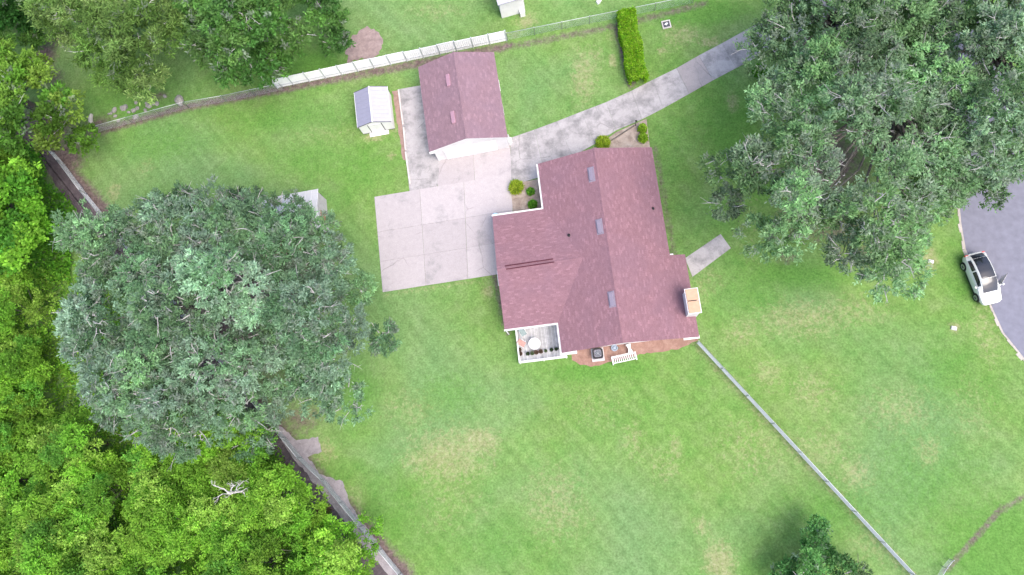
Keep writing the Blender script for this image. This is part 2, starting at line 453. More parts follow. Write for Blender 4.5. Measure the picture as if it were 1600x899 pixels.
for a in [(1090, 20, 90, 30, .9), (1140, 200, 50, 90, .7), (1180, 300, 40, 60, .5), (1240, 430, 90, 24, .7), (1500, 430, 26, 60, .5), (430, 185, 120, 30, .5),  # deep green grass; blobs beside the oaks and left of the car paint shade
          (560, 260, 50, 50, .5), (560, 620, 40, 60, .6), (930, 580, 90, 20, .7), (250, 225, 90, 40, .5), (480, 250, 60, 40, .5), (610, 800, 50, 60, .4), (800, 850, 120, 40, .4),
          (1460, 760, 90, 90, .4), (1300, 800, 90, 50, .5), (1570, 860, 90, 70, 1.), (1500, 590, 60, 60, .5), (490, 110, 60, 40, 1.), (1050, 230, 30, 60, .4), (1180, 470, 60, 30, .5), (700, 620, 60, 40, .4),
          (1130, 900, 60, 30, .4), (200, 150, 120, 60, .5)]:
    blob(2, *a)
strip(1, [(140, 210), (290, 168), (440, 140), (620, 106), (795, 72)], 0.5, .7)
strip(1, [(795, 74), (965, 40), (1100, 6)], 0.4, .5)
strip(0, [(1086, 536), (1428, 903)], 0.5, .55)
strip(1, [(60, 225), (170, 352), (415, 660), (480, 745), (625, 905)], 1.3, 1.)
strip(1, [(966, 40), (986, 132)], 0.4, .8)
strip(1, [(1023, 230), (1053, 395)], 0.3, .4)
strip(0, [(600, 462), (772, 436)], 0.3, .4)
strip(1, [(1478, 892), (1560, 800), (1600, 775)], 0.25, .55)
strip(1, [(772, 430), (794, 520)], 0.3, .6)
co = np.stack([GX, GY, np.zeros_like(GX)], -1).reshape(-1, 3)
idx = np.arange(nx * ny).reshape(nx, ny)
fa = np.stack([idx[:-1, :-1], idx[1:, :-1], idx[1:, 1:], idx[:-1, 1:]], -1).reshape(-1, 4)
gm = np_mesh('ground', co, fa, M['grass'])
at = gm.attributes.new('wear_shade', 'FLOAT_COLOR', 'POINT'); at.data.foreach_set('color', wear_shade.reshape(-1))
tag(link('ground', gm), kind='structure')


def sheet(name, px, mat, z=0.012, thick=0.0, jitter=0.0, zpx=0.0):
    """flat ground sheet from photo pixels, with optional ragged outline"""
    pts = [P(*p, zpx)[:2] for p in px]
    if jitter:
        out = []
        for i in range(len(pts)):
            a, b = pts[i], pts[(i + 1) % len(pts)]; n = max(1, int(np.linalg.norm(b - a) / 0.3))
            for k in range(n): out.append(a + (b - a) * k / n + rng.normal(0, jitter, 2))
        pts = out
    m = MB(); m.prism([tuple(p) for p in pts], -0.05, z)
    return m.build(name, mat)


def slab_set(name, quads, mat, z=0.035, gap=0.012):
    root = thing(name, None, None); tag(root, kind='structure')
    for q in quads:
        m_ = q[4] if len(q) > 4 else mat
        pts = [P(*p)[:2] for p in q[:4]]; c = sum(pts) / 4
        pts = [p + (c - p) / np.linalg.norm(c - p) * gap for p in pts]
        zz = z + rng.uniform(-0.006, 0.006)
        mb = MB(); n = 4
        pp = [tuple(p) for p in pts]
        mb.prism(pp, -0.06, zz)
        mb.build('slab', m_, root)
    return root


U = [(797, 216), (835, 203), (870, 190), (908, 175), (947, 160), (987, 142), (1020, 125), (1057, 107), (1092, 87), (1128, 68), (1164, 48), (1200, 27), (1240, 3), (1290, -25), (1340, -50)]
L = [(799, 290), (852, 275), (895, 245), (930, 225), (963, 204), (1003, 187), (1036, 170), (1077, 147), (1114, 126), (1150, 107), (1186, 88), (1222, 67), (1262, 43), (1312, 14), (1362, -10)]
slab_set('driveway', [(U[i], U[i + 1], L[i + 1], L[i]) + (('conc_new',) if i == 7 else ()) for i in range(len(U) - 1)], 'conc_drive')


def bil(q, u, v):
    a, b, c, d = [np.array(p, float) for p in q]      # TL, TR, BR, BL
    return tuple((a * (1 - u) + b * u) * (1 - v) + (d * (1 - u) + c * u) * v)


def grid_quads(q, us, vs):
    return [(bil(q, us[i], vs[j]), bil(q, us[i + 1], vs[j]), bil(q, us[i + 1], vs[j + 1]), bil(q, us[i], vs[j + 1]))
            for i in range(len(us) - 1) for j in range(len(vs) - 1)]


slab_set('parking_pad', grid_quads(((585, 308), (800, 272), (803, 425), (598, 457)), (0, .33, .65, 1), (0, .37, .68, 1))
         + grid_quads(((682, 228), (796, 212), (799.5, 272.7), (684, 292.0)), (0, .5, 1), (0, 1)), 'conc')
slab_set('side_strip', grid_quads(((622, 140), (702, 126), (683.5, 292), (640, 299.6)), (0, 1), (0, .3, .65, 1)), 'conc_drive', z=0.03)
slab_set('front_walk', [((1070, 404), (1126, 366), (1142, 388), (1082, 433))], 'conc_drive')
rl = [(1660, 680), (1600, 561), (1567, 520), (1547, 476), (1508, 390), (1501, 350), (1494, 280), (1478, 170), (1450, 60), (1425, -60)]
rr = [(1530, -60), (1560, 60), (1585, 170), (1600, 280), (1625, 350), (1680, 430), (1760, 560), (1830, 660)]
tag(sheet('road', rl + rr, 'asphalt', 0.02, jitter=0.05), kind='structure')
eb = MB()
for a, b in zip(rl[:-1], rl[1:]):
    pa, pb = P(*a)[:2], P(*b)[:2]; n = max(2, int(np.linalg.norm(pb - pa) / 0.6)); d = (pb - pa) / np.linalg.norm(pb - pa); nrm = np.array([d[1], -d[0]])
    for k in range(n):
        q0 = pa + (pb - pa) * k / n; q1 = pa + (pb - pa) * (k + 1) / n
        w0 = rng.uniform(.08, .28)
        eb.prism([tuple(q0 - nrm * w0), tuple(q1 - nrm * w0 * rng.uniform(.7, 1.3)), tuple(q1 + nrm * .05), tuple(q0 + nrm * .05)], -.05, .024)
tag(eb.build('road_edge', 'sand'), kind='structure')
tag(sheet('gravel_patch', [(420, 655), (440, 668), (462, 688), (497, 684), (503, 706), (480, 714), (500, 742), (535, 752), (548, 790), (580, 835), (632, 905), (612, 905), (560, 845), (500, 765), (455, 712)], 'stones', 0.014, jitter=0.05), kind='structure')
tag(sheet('dirt_track', [(52, 228), (82, 244), (128, 290), (172, 352), (330, 540), (425, 655), (490, 735), (560, 815), (615, 905), (580, 905), (500, 800), (430, 715), (300, 570), (145, 360), (95, 300), (70, 262)], 'track', 0.008, jitter=0.08), kind='structure')
tag(sheet('planting_bed', [(797, 288), (845, 280), (852, 335), (803, 340)], 'bedsoil', 0.07), kind='structure')
tag(sheet('planting_bed', [(926, 234), (963, 207), (1010, 186), (1018, 250), (940, 250)], 'bedsoil', 0.05), kind='structure')
tag(sheet('mulch_bed', [(893, 562), (905, 570), (930, 572), (955, 566), (1000, 555), (1060, 545), (1092, 532), (1080, 515), (890, 535)], 'mulch', 0.03, jitter=0.05), kind='structure')
tag(sheet('bare_strip', [(613, 142), (622, 141), (633, 200), (638, 250), (630, 252), (622, 205)], 'pinksoil', 0.01, jitter=0.05), kind='structure')
tag(sheet('leaf_litter', [(540, 82), (552, 55), (572, 42), (592, 48), (600, 66), (594, 84), (570, 92), (545, 97)], 'debris', 0.05, jitter=0.14), kind='structure')


# ------------------------------------------------------------------ buildings
def slope(mb, r0, r1, e1, e0, exposure=0.145, lift=0.012):
    """stepped shingle courses from the ridge line r0-r1 down to the eave e0-e1"""
    r0, r1, e0, e1 = [Vector(p) for p in (r0, r1, e0, e1)]
    n = max(3, int((e0 - r0).length / exposure))
    nrm = (e0 - r0).cross(r1 - r0).normalized()
    if nrm.z < 0: nrm = -nrm
    for i in range(n):
        a0 = r0.lerp(e0, i / n); a1 = r1.lerp(e1, i / n); b0 = r0.lerp(e0, (i + 1) / n) + nrm * lift; b1 = r1.lerp(e1, (i + 1) / n) + nrm * lift
        c0 = r0.lerp(e0, (i + 1) / n); c1 = r1.lerp(e1, (i + 1) / n)
        mb.add([a0, a1, b1, b0, c0, c1], [(0, 1, 2, 3), (3, 2, 5, 4)])


def deck_under(mb, r0, r1, e1, e0, t=0.14):
    top = [Vector(p) for p in (r0, r1, e1, e0)]
    top = [p - Vector((0, 0, 0.004)) for p in top]; bot = [p - Vector((0, 0, t)) for p in top]
    mb.add(top + bot, [(0, 1, 2, 3), (7, 6, 5, 4), (0, 4, 5, 1), (1, 5, 6, 2), (2, 6, 7, 3), (3, 7, 4, 0)])


def window(parent, x0, x1, z0, z1, y, face, name='window'):
    """window on a wall; face 'S','N' (wall along x at y) or 'W','E' (wall along y at x=y)"""
    s = {'S': -1, 'N': 1, 'W': -1, 'E': 1}[face]

    def bx(mb, a0, a1, d0, d1, c0, c1):
        lo, hi = sorted((y + s * d0, y + s * d1))
        if face in 'SN': mb.box(a0, a1, lo, hi, c0, c1)
        else: mb.box(lo, hi, a0, a1, c0, c1)
    g = MB(); bx(g, x0 + .06, x1 - .06, .004, .03, z0 + .06, z1 - .06)
    w = g.build(name, 'glass', parent)
    fr = MB()
    bx(fr, x0, x1, .003, .06, z1 - .06, z1); bx(fr, x0, x1, .003, .09, z0, z0 + .06)
    bx(fr, x0, x0 + .06, .003, .06, z0 + .06, z1 - .06); bx(fr, x1 - .06, x1, .003, .06, z0 + .06, z1 - .06)
    bx(fr, x0 + .06, x1 - .06, .03, .05, (z0 + z1) / 2 - .02, (z0 + z1) / 2 + .02)
    fr.build('frame', 'white', w)


def door(parent, x0, x1, z1, y, face, mat='white', z0=0.1):
    s = {'S': -1, 'N': 1, 'W': -1, 'E': 1}[face]

    def bx(mb, a0, a1, d0, d1, c0, c1):
        lo, hi = sorted((y + s * d0, y + s * d1))
        if face in 'SN': mb.box(a0, a1, lo, hi, c0, c1)
        else: mb.box(lo, hi, a0, a1, c0, c1)
    d = MB(); bx(d, x0, x1, .004, .05, z0, z1); d = d.build('door', mat, parent)
    h = MB(); bx(h, x0 + .06, x0 + .11, .05, .1, z0 + .9, z0 + 1.05); h.build('handle', 'galv', d)


HROT = RAD(6.3)
house = thing('house', 'large white house with a broad mauve-brown shingle roof and wing toward the parking pad', 'house', (0, 0, 0), HROT)
ZE, ZR, PIT = 2.6, 4.3, 1.7 / 5.15
XW, XR, XE, XE2, YS, YST, YN = -1.3, 3.85, 9.1, 10.47, 7.6, 14.95, 25.15
ZE2 = ZE - (XE2 - XE) * PIT
WX0, WY0, WY1 = -6.0, 10.27, 20.75; WYR = (WY0 + WY1) / 2; WZR = ZE + .95
m = MB(); ov = 0.45
m.box(XW + ov, XE - ov, YS + ov, YN - ov, 0, ZE - 0.05)
m.box(WX0 + ov, XW + ov - .003, WY0 + ov, WY1 - ov, 0, ZE - 0.07)
m.box(XE - ov + .003, XE2 - ov, YS + ov + .003, YST - ov, 0, ZE2 - 0.05)
for y0, y1 in ((YS + ov, YS + ov + .15), (YN - ov - .15, YN - ov)):       # gable ends
    m.add([(XW + ov, y0, ZE - .05), (XE - ov, y0, ZE - .05), (XR, y0, ZR - .22), (XW + ov, y1, ZE - .05), (XE - ov, y1, ZE - .05), (XR, y1, ZR - .22)],
          [(0, 1, 2), (5, 4, 3), (0, 3, 4, 1), (1, 4, 5, 2), (2, 5, 3, 0)])
m.add([(WX0 + ov, WY0 + ov, ZE - .07), (WX0 + ov, WY1 - ov, ZE - .07), (WX0 + ov, WYR, WZR - .2), (WX0 + ov + .15, WY0 + ov, ZE - .07), (WX0 + ov + .15, WY1 - ov, ZE - .07), (WX0 + ov + .15, WYR, WZR - .2)],
      [(2, 1, 0), (3, 4, 5), (0, 1, 4, 3), (1, 2, 5, 4), (2, 0, 3, 5)])
m.build('wall', 'siding', house)
mr = MB()
slope(mr, (XR, YS, ZR), (XR, YN, ZR), (XW, YN, ZE), (XW, YS, ZE))
slope(mr, (XR, YST, ZR), (XR, YN, ZR), (XE, YN, ZE), (XE, YST, ZE))
slope(mr, (XR, YS, ZR), (XR, YST, ZR), (XE2, YST, ZE2), (XE2, YS, ZE2))
roof = mr.build('roof', 'shingle_y', house)
md = MB()
deck_under(md, (XR, YS + .02, ZR), (XR, YN - .02, ZR), (XW + .02, YN - .02, ZE), (XW + .02, YS + .02, ZE))
deck_under(md, (XR, YST, ZR), (XR, YN - .02, ZR), (XE - .02, YN - .02, ZE), (XE - .02, YST, ZE))
deck_under(md, (XR, YS + .02, ZR), (XR, YST - .003, ZR), (XE2 - .02, YST - .02, ZE2), (XE2 - .02, YS + .02, ZE2))
md.build('fascia', 'white', roof)
mw = MB()
slope(mw, (WX0, WYR, WZR), (2.2, WYR, WZR), (2.2, WY0, ZE), (WX0, WY0, ZE))
slope(mw, (2.2, WYR, WZR), (WX0, WYR, WZR), (WX0, WY1, ZE), (2.2, WY1, ZE))
wing = mw.build('wing_roof', 'shingle_x', house)
md = MB()
deck_under(md, (WX0 + .02, WYR, WZR), (1.0, WYR, WZR), (1.0, WY0 + .02, ZE), (WX0 + .02, WY0 + .02, ZE))
deck_under(md, (WX0 + .02, WYR, WZR), (1.0, WYR, WZR), (1.0, WY1 - .02, ZE), (WX0 + .02, WY1 - .02, ZE))
md.build('fascia', 'white', wing)
# ridge caps
m = MB()
for k in range(72):
    y0 = YS + (YN - YS) * k / 72; y1 = y0 + .27
    m.add([(XR - .16, y0, ZR - .035), (XR, y0, ZR + .035), (XR + .16, y0, ZR - .035), (XR - .16, y1, ZR - .045), (XR, y1, ZR + .022), (XR + .16, y1, ZR - .045)], [(0, 1, 4, 3), (1, 2, 5, 4), (0, 2, 1)])
m.build('ridge_cap', 'shingle_y', roof)
m = MB()
for k in range(26):
    x0 = WX0 + (1.3 - WX0) * k / 26; x1 = x0 + .30
    m.add([(x0, WYR - .16, WZR - .02), (x0, WYR, WZR + .035), (x0, WYR + .16, WZR - .02), (x1, WYR - .16, WZR - .03), (x1, WYR, WZR + .022), (x1, WYR + .16, WZR - .03)], [(3, 4, 1, 0), (4, 5, 2, 1), (0, 1, 2)])
m.build('ridge_cap', 'shingle_x', wing)


def gutter(p0, p1, out, parent=house, w=0.15):
    """open K-style trough hung on the eave, running p0 -> p1, outward direction out"""
    p0, p1, o = Vector(p0), Vector(p1), Vector(out)
    prof = [(0.0, -.02), (0.0, -.13), (.09, -.13), (w, -.05), (w, .0), (w - .025, .0), (w - .025, -.045), (.08, -.11), (.02, -.11), (.02, -.02)]
    vs = []
    for p in (p0, p1):
        for a, z in prof: vs.append(p + o * a + Vector((0, 0, z)))
    n = len(prof); m_ = MB(); m_.add(vs, [(i, (i + 1) % n, n + (i + 1) % n, n + i) for i in range(n)] + [tuple(range(n))[::-1], tuple(range(n, 2 * n))])
    return m_.build('gutter', 'white', parent)


gutter((XW, WY1 + .16, ZE), (XW, YN, ZE), (-1, 0, 0)); gutter((WX0 - .05, WY1, ZE), (XW, WY1, ZE), (0, 1, 0))
gutter((WX0 - .05, WY0, ZE), (XW, WY0, ZE), (0, -1, 0)); gutter((XW, YS, ZE), (XW, WY0 - .16, ZE), (-1, 0, 0))
m = MB()                                                  # boxed gable returns
m.box(XW - .15, XW + 1.3, YS - .16, YS + .3, ZE - .34, ZE - .15); m.build('gable_return', 'white', house)
m = MB(); m.box(XE2 - 1.3, XE2 + .05, YS - .10, YS + .2, ZE2 - .30, ZE2 - .12); m.build('gable_return', 'white', house)
m = MB(); m.box(XE + .02, XE + .32, YST + .02, YST + .14, ZE - .35, ZE - .14); m.build('gable_return', 'white', house)
# downspouts
for x, y in ((XW - .06, YN - .4), (XW - .06, YS + .25), (WX0 + .1, WY0 - .07), (WX0 + .1, WY1 + .07)):
    m = MB(); m.box(x - .04, x + .04, y - .03, y + .03, 0.1, ZE - .13); m.build('downspout', 'white', house)


def hl(px, py, z):                                       # pixel at height z -> house coordinates
    w = P(px, py, z); c, s = math.cos(HROT), math.sin(HROT)
    return (w[0] * c + w[1] * s, -w[0] * s + w[1] * c)


def roof_z(x, y):
    return ZR - abs(x - XR) * PIT


for px, py in ((924, 271), (937, 353), (956, 467)):
    x, y = hl(px, py, 4.4); z = roof_z(x, y)
    m = MB(); m.box(-.21, .21, -.62, .62, -.12, .17, .03)
    v = m.build('roof_vent', 'greymetal', house, (x, y, z), bevel=0.02)
    v.rotation_euler = (0, -math.atan(PIT), 0)
    m = MB(); m.box(-.30, .30, -.70, .70, .0, .022); m.build('flange', 'greymetal', v)
for px, py in ((889, 366), (877, 431), (1021, 322)):
    x, y = hl(px, py, 3.6); z = roof_z(x, y) if x > XW else ZE + .6
    m = MB(); m.lathe([(.16, .0), (.15, .03), (.06, .06), (.05, .36), (.035, .36), (.035, .2)], n=10); m.build('vent_pipe', 'black', house, (x, y, z))
x, y = hl(878, 415, 3.7)
m = MB(); m.box(-.16, .16, -.16, .16, 0, .14, .03); m.build('square_vent', 'greymetal', house, (x, y, roof_z(x, y)))
for (a, b) in (((789, 416), (864, 404)), ((791, 421), (866, 409))):
    xa, ya = hl(*a, 3.55); xb, yb = hl(*b, 3.75)

    def wz(x, y): return max(WZR - abs(y - WYR) * (WZR - ZE) / (WYR - WY0), roof_z(x, y)) + .06
    m = MB(); pts = [(xa + (xb - xa) * k / 12, ya + (yb - ya) * k / 12) for k in range(13)]
    m.tube([(p[0], p[1], wz(*p)) for p in pts], .045, 6); m.build('roof_cable', 'cable', house)
# chimney
cx0, cy0 = hl(1083, 470, 4.3)
m = MB(); m.box(cx0 - .48, cx0 + .48, cy0 - .98, cy0 + .98, 0, 4.12); chim = m.build('chimney', 'siding', house)
m = MB(); m.box(cx0 - .56, cx0 + .56, cy0 - 1.08, cy0 + 1.08, 4.12, 4.24); m.build('crown', 'white', chim)
for s in (-1, 1):
    m = MB(); ya, yb = (cy0 - 1.02, cy0 - .02) if s < 0 else (cy0 + .02, cy0 + 1.02)
    m.box(cx0 - .50, cx0 + .50, ya, yb, 4.25, 4.33, .02); m.build('cap_stone', 'terracap', chim)
m = MB(); m.box(cx0 - .42, cx0 + .30, cy0 - .03, cy0 + .03, 4.335, 4.355); m.build('cap_joint', 'black', chim)
# windows and doors
for x in (0.2, 5.0, 7.0): window(house, x, x + 1.2, .9, 2.1, YS + ov, 'S')
for x in (0.3, 5.6): window(house, x, x + 1.4, .9, 2.1, YN - ov, 'N')
for y in (17.0, 19.5, 22.5): window(house, y, y + 1.3, .9, 2.1, XE - ov, 'E')
for y in (11.7, 18.2): window(house, y, y + 1.2, .9, 2.1, WX0 + ov, 'W')
window(house, -4.8, -3.8, .9, 2.1, WY0 + ov, 'S'); door(house, -2.7, -1.8, 2.15, WY0 + ov, 'S', z0=.36)
door(house, 15.3, 16.3, 2.15, XE - ov, 'E'); door(house, 14.6, 15.6, 2.15, WX0 + ov, 'W')
window(house, 22.0, 23.3, .9, 2.1, XW + ov, 'W')
# white closet on the west wall
cxl, cyl = hl(776, 440, 1.4)
m = MB(); m.box(WX0 - .12, WX0 + ov - .003, cyl - .55, cyl + .75, 0, 2.1)
cl = m.build('meter_cupboard', 'white', house)
m = MB(); m.box(WX0 - .18, WX0 + ov - .01, cyl - .6, cyl + .8, 2.1, 2.16); m.build('cupboard_lid', 'white', cl)

# garage
GROT = RAD(8.6)
gar = thing('garage', 'detached white garage with mauve gable roof behind the parking pad', 'garage', (-11.2, 31.55, 0), GROT)
GX0, GX1, GY0, GY1, GZE, GZR = -3.78, 3.72, -4.5, 4.5, 2.5, 3.85
m = MB(); o_ = .12
m.box(GX0 + o_ + .25, GX1 - o_, GY0 + o_, GY1 - o_, 0, GZE - .06)
for y0, y1 in ((GY0 + o_, GY0 + o_ + .12), (GY1 - o_ - .12, GY1 - o_)):
    m.add([(GX0 + o_ + .25, y0, GZE - .06), (GX1 - o_, y0, GZE - .06), (0, y0, GZR - .16), (GX0 + o_ + .25, y1, GZE - .06), (GX1 - o_, y1, GZE - .06), (0, y1, GZR - .16)],
          [(0, 1, 2), (5, 4, 3), (0, 3, 4, 1), (1, 4, 5, 2), (2, 5, 3, 0)])
m.build('wall', 'siding', gar)
m = MB()
slope(m, (0, GY0, GZR), (0, GY1, GZR), (GX0, GY1, GZE), (GX0, GY0, GZE)); slope(m, (0, GY0, GZR), (0, GY1, GZR), (GX1, GY1, GZE), (GX1, GY0, GZE))
gr = m.build('roof', 'shingle_g', gar)
m = MB()
deck_under(m, (0, GY0 + .01, GZR), (0, GY1 - .01, GZR), (GX0 + .01, GY1 - .01, GZE), (GX0 + .01, GY0 + .01, GZE)); deck_under(m, (0, GY0 + .01, GZR), (0, GY1 - .01, GZR), (GX1 - .01, GY1 - .01, GZE), (GX1 - .01, GY0 + .01, GZE))
m.build('fascia', 'white', gr)
m = MB()
for k in range(36):
    y0 = GY0 + 9.0 * k / 36; y1 = y0 + .27
    m.add([(-.15, y0, GZR - .03), (0, y0, GZR + .03), (.15, y0, GZR - .03), (-.15, y1, GZR - .04), (0, y1, GZR + .02), (.15, y1, GZR - .04)], [(0, 1, 4, 3), (1, 2, 5, 4), (0, 2, 1)])
m.build('ridge_cap', 'shingle_g', gr)
m = MB(); m.box(GX0 - .02, GX0 + .5, GY0 - .08, GY0 + .14, GZE - .32, GZE - .14); m.build('gable_return', 'white', gar)
M['ventpink'] = simple('mauve_vent_metal', (0.36, 0.21, 0.26), 0.5, 0.4, 0.06)
for px, py in ((700, 124), (707.5, 182)):
    w = P(px, py, 3.75); c, s = math.cos(GROT), math.sin(GROT); dx, dy = w[0] + 11.2, w[1] - 31.55
    x, y = dx * c + dy * s, -dx * s + dy * c
    m = MB(); m.box(-.20, .20, -.62, .62, -.1, .16, .03)
    v = m.build('roof_vent', 'ventpink', gar, (x, y, GZR - abs(x) * (GZR - GZE) / 3.75), bevel=.02); v.rotation_euler = (0, -.345, 0)
gd = MB()
for k in range(4): gd.box(-2.5, 2.5, GY0 + .05, GY0 + o_ - .003, .05 + k * .52, .55 + k * .52)
gd.build('garage_door', 'white', gar)
door(gar, -1.0, -.1, 2.1, GX1 - o_, 'E'); window(gar, 1.2, 2.4, .9, 2.0, GX1 - o_, 'E')
m = MB(); m.box(GX1 - .1, GX1 + .25, GY0 + .3, GY0 + .9, 0, .55); m.build('wall_cabinet', 'white', gar)
m = MB(); m.box(GX1 + .02, GX1 + .10, GY0 + .25, GY0 + .33, 0, 2.4); m.build('downspout', 'white', gar)

# small white shed
fl, fr_, brr = P(568, 210)[:2], P(617, 201)[:2], P(612, 149)[:2]
srot = math.atan2(fr_[1] - fl[1], fr_[0] - fl[0]); sw = float(np.linalg.norm(fr_ - fl)); sdp = float(np.linalg.norm(brr - fr_))
shed = thing('garden_shed', 'small white metal shed with one grey roof slope next to the garage', 'shed', (fl[0], fl[1], 0), srot)
SZE, SZR = 1.65, 2.25
m = MB(); m.box(0, sw, 0, sdp, 0, SZE)
for y0, y1 in ((0, .06), (sdp - .06, sdp)):
    m.add([(0, y0, SZE), (sw, y0, SZE), (sw / 2, y0, SZR - .03), (0, y1, SZE), (sw, y1, SZE), (sw / 2, y1, SZR - .03)], [(0, 1, 2), (5, 4, 3), (1, 4, 5, 2), (2, 5, 3, 0)])
m.build('wall', 'white', shed)
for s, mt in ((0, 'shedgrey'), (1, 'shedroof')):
    m = MB(); xe = -.08 if s == 0 else sw + .08; ze = SZE - .03; n = 9
    for k in range(n):
        y0 = -.07 + (sdp + .14) * k / n; y1 = -.07 + (sdp + .14) * (k + 1) / n - .012
        a, b = sorted((xe, sw / 2)); za, zb = (ze, SZR) if s == 0 else (SZR, ze)
        m.add([(a, y0, za), (b, y0, zb), (b, y1, zb), (a, y1, za), (a, y0, za + .025), (b, y0, zb + .025), (b, y1, zb + .025), (a, y1, za + .025)],
              [(3, 2, 1, 0), (4, 5, 6, 7), (0, 1, 5, 4), (1, 2, 6, 5), (2, 3, 7, 6), (3, 0, 4, 7)])
    m.build('roof_slope', mt, shed)
m = MB()
for xe, z in ((-.10, SZE - .02), (sw + .04, SZE - .02)): m.box(xe, xe + .06, -.09, sdp + .09, z - .06, z + .02)
m.box(sw / 2 - .06, sw / 2 + .06, -.09, sdp + .09, SZR + .02, SZR + .05)
m.build('roof_trim', 'white', shed)
for y in (-.10, sdp + .05):
    m = MB()
    m.add([(-.1, y, SZE - .03), (sw / 2, y, SZR), (sw / 2, y, SZR + .04), (-.1, y, SZE + .01), (-.1, y + .05, SZE - .03), (sw / 2, y + .05, SZR), (sw / 2, y + .05, SZR + .04), (-.1, y + .05, SZE + .01)], [(0, 1, 2, 3), (7, 6, 5, 4), (3, 2, 6, 7), (0, 4, 5, 1), (0, 3, 7, 4)])
    m.add([(sw + .1, y, SZE - .03), (sw / 2, y, SZR), (sw / 2, y, SZR + .04), (sw + .1, y, SZE + .01), (sw + .1, y + .05, SZE - .03), (sw / 2, y + .05, SZR), (sw / 2, y + .05, SZR + .04), (sw + .1, y + .05, SZE + .01)], [(3, 2, 1, 0), (4, 5, 6, 7), (7, 6, 2, 3), (1, 5, 4, 0), (4, 7, 3, 0)])
    m.build('gable_trim', 'seam', shed)
for x0, x1 in ((sw * .30, sw * .5 - .01), (sw * .5 + .01, sw * .70)):
    m = MB(); m.box(x0, x1, -.04, -.004, .08, SZE - .05); d = m.build('door', 'white', shed)
m = MB(); m.box(sw * .30 - .07, sw * .30 - .005, -.045, -.003, .05, SZE); m.box(sw * .70 + .005, sw * .70 + .07, -.045, -.003, .05, SZE)
m.box(-.01, sw + .01, -.03, -.004, .0, .06); m.build('door_frame', 'seam', shed)
m = MB(); m.add([(sw * .2, -.06, .1), (sw * .8, -.06, .1), (sw * .8, -.45, .01), (sw * .2, -.45, .01), (sw * .2, -.06, .0), (sw * .8, -.06, .0), (sw * .8, -.45, .0), (sw * .2, -.45, .0)], [(0, 3, 2, 1), (4, 5, 6, 7), (3, 7, 6, 2), (0, 4, 7, 3), (1, 2, 6, 5), (0, 1, 5, 4)])
m.build('ramp', 'white', shed)

# white roofed shed under the oak
q0 = P(403, 312, 2.5)[:2]; q1 = P(497, 295, 2.5)[:2]; q2 = P(505, 362, 2.5)[:2]
orot = math.atan2(q1[1] - q0[1], q1[0] - q0[0]); ow = float(np.linalg.norm(q1 - q0)); od = float(np.linalg.norm(q2 - q1))
so = thing('storage_shed', 'white metal roofed shed half hidden beneath the broad grey-green oak', 'shed', (q0[0], q0[1], 0), orot)
m = MB(); m.box(.25, ow - .15, -od + .2, -.2, 0, 2.4)
for x0, x1 in ((ow - .3, ow - .15), (.25, .4)):
    m.add([(x0, -od + .2, 2.4), (x0, -.2, 2.4), (x0, -od / 2, 3.0), (x1, -od + .2, 2.4), (x1, -.2, 2.4), (x1, -od / 2, 3.0)], [(2, 1, 0), (3, 4, 5), (0, 1, 4, 3), (1, 2, 5, 4), (2, 0, 3, 5)])
m.build('wall', 'oldwall', so)
for y, s in ((0, 0), (-od, 1)):
    n = 10
    for k in range(n):
        x0 = ow * k / n; x1 = ow * (k + 1) / n - .015; m = MB(); yr = -od / 2
        za, zr = 2.42, 3.1
        m.add([(x0, y, za), (x1, y, za), (x1, yr, zr), (x0, yr, zr), (x0, y, za + .03), (x1, y, za + .03), (x1, yr, zr + .03), (x0, yr, zr + .03), (x1 - .05, y, za + .06), (x1 - .05, yr, zr + .06)],
              [(0, 1, 2, 3), (7, 6, 5, 4), (0, 4, 5, 1), (1, 5, 6, 2), (2, 6, 7, 3), (3, 7, 4, 0), (8, 5, 6, 9), (9, 7, 4, 8)])
        m.build('roof_sheet', 'oldroof', so)
m = MB(); m.box(ow - .14, ow - .10, -od * .7, -od * .45, .05, 2.0); m.build('door', 'brownwood', so)
m = MB(); m.box(.6, ow - 1.5, -od - .9, -od + .1, .8, .9); m.box(.7, .85, -od - .8, -od - .65, 0, .8); m.box(ow - 1.8, ow - 1.65, -od - .8, -od - .65, 0, .8); m.build('work_bench', 'brownwood', so)

# neighbour building corner at the top edge
nb = P(778, 9, 2.4)[:2]
n_ = thing('neighbour_shed', 'corner of a white roofed outbuilding at the top edge', 'shed', (nb[0], nb[1], 0), RAD(14))
m = MB(); m.box(.15, 2.6, .15, 4.0, 0, 2.3); m.build('wall', 'siding', n_)
m = MB(); m.add([(0, 0, 2.35), (2.8, 0, 2.35), (2.8, 4.2, 3.2), (0, 4.2, 3.2), (0, 0, 2.45), (2.8, 0, 2.45), (2.8, 4.2, 3.3), (0, 4.2, 3.3)], [(3, 2, 1, 0), (4, 5, 6, 7), (0, 1, 5, 4), (1, 2, 6, 5), (2, 3, 7, 6), (3, 0, 4, 7)]); m.build('roof', 'shedroof', n_)
m = MB(); m.box(2.0, 2.5, -.35, .1, 0, .7); m.build('step', 'white', n_)


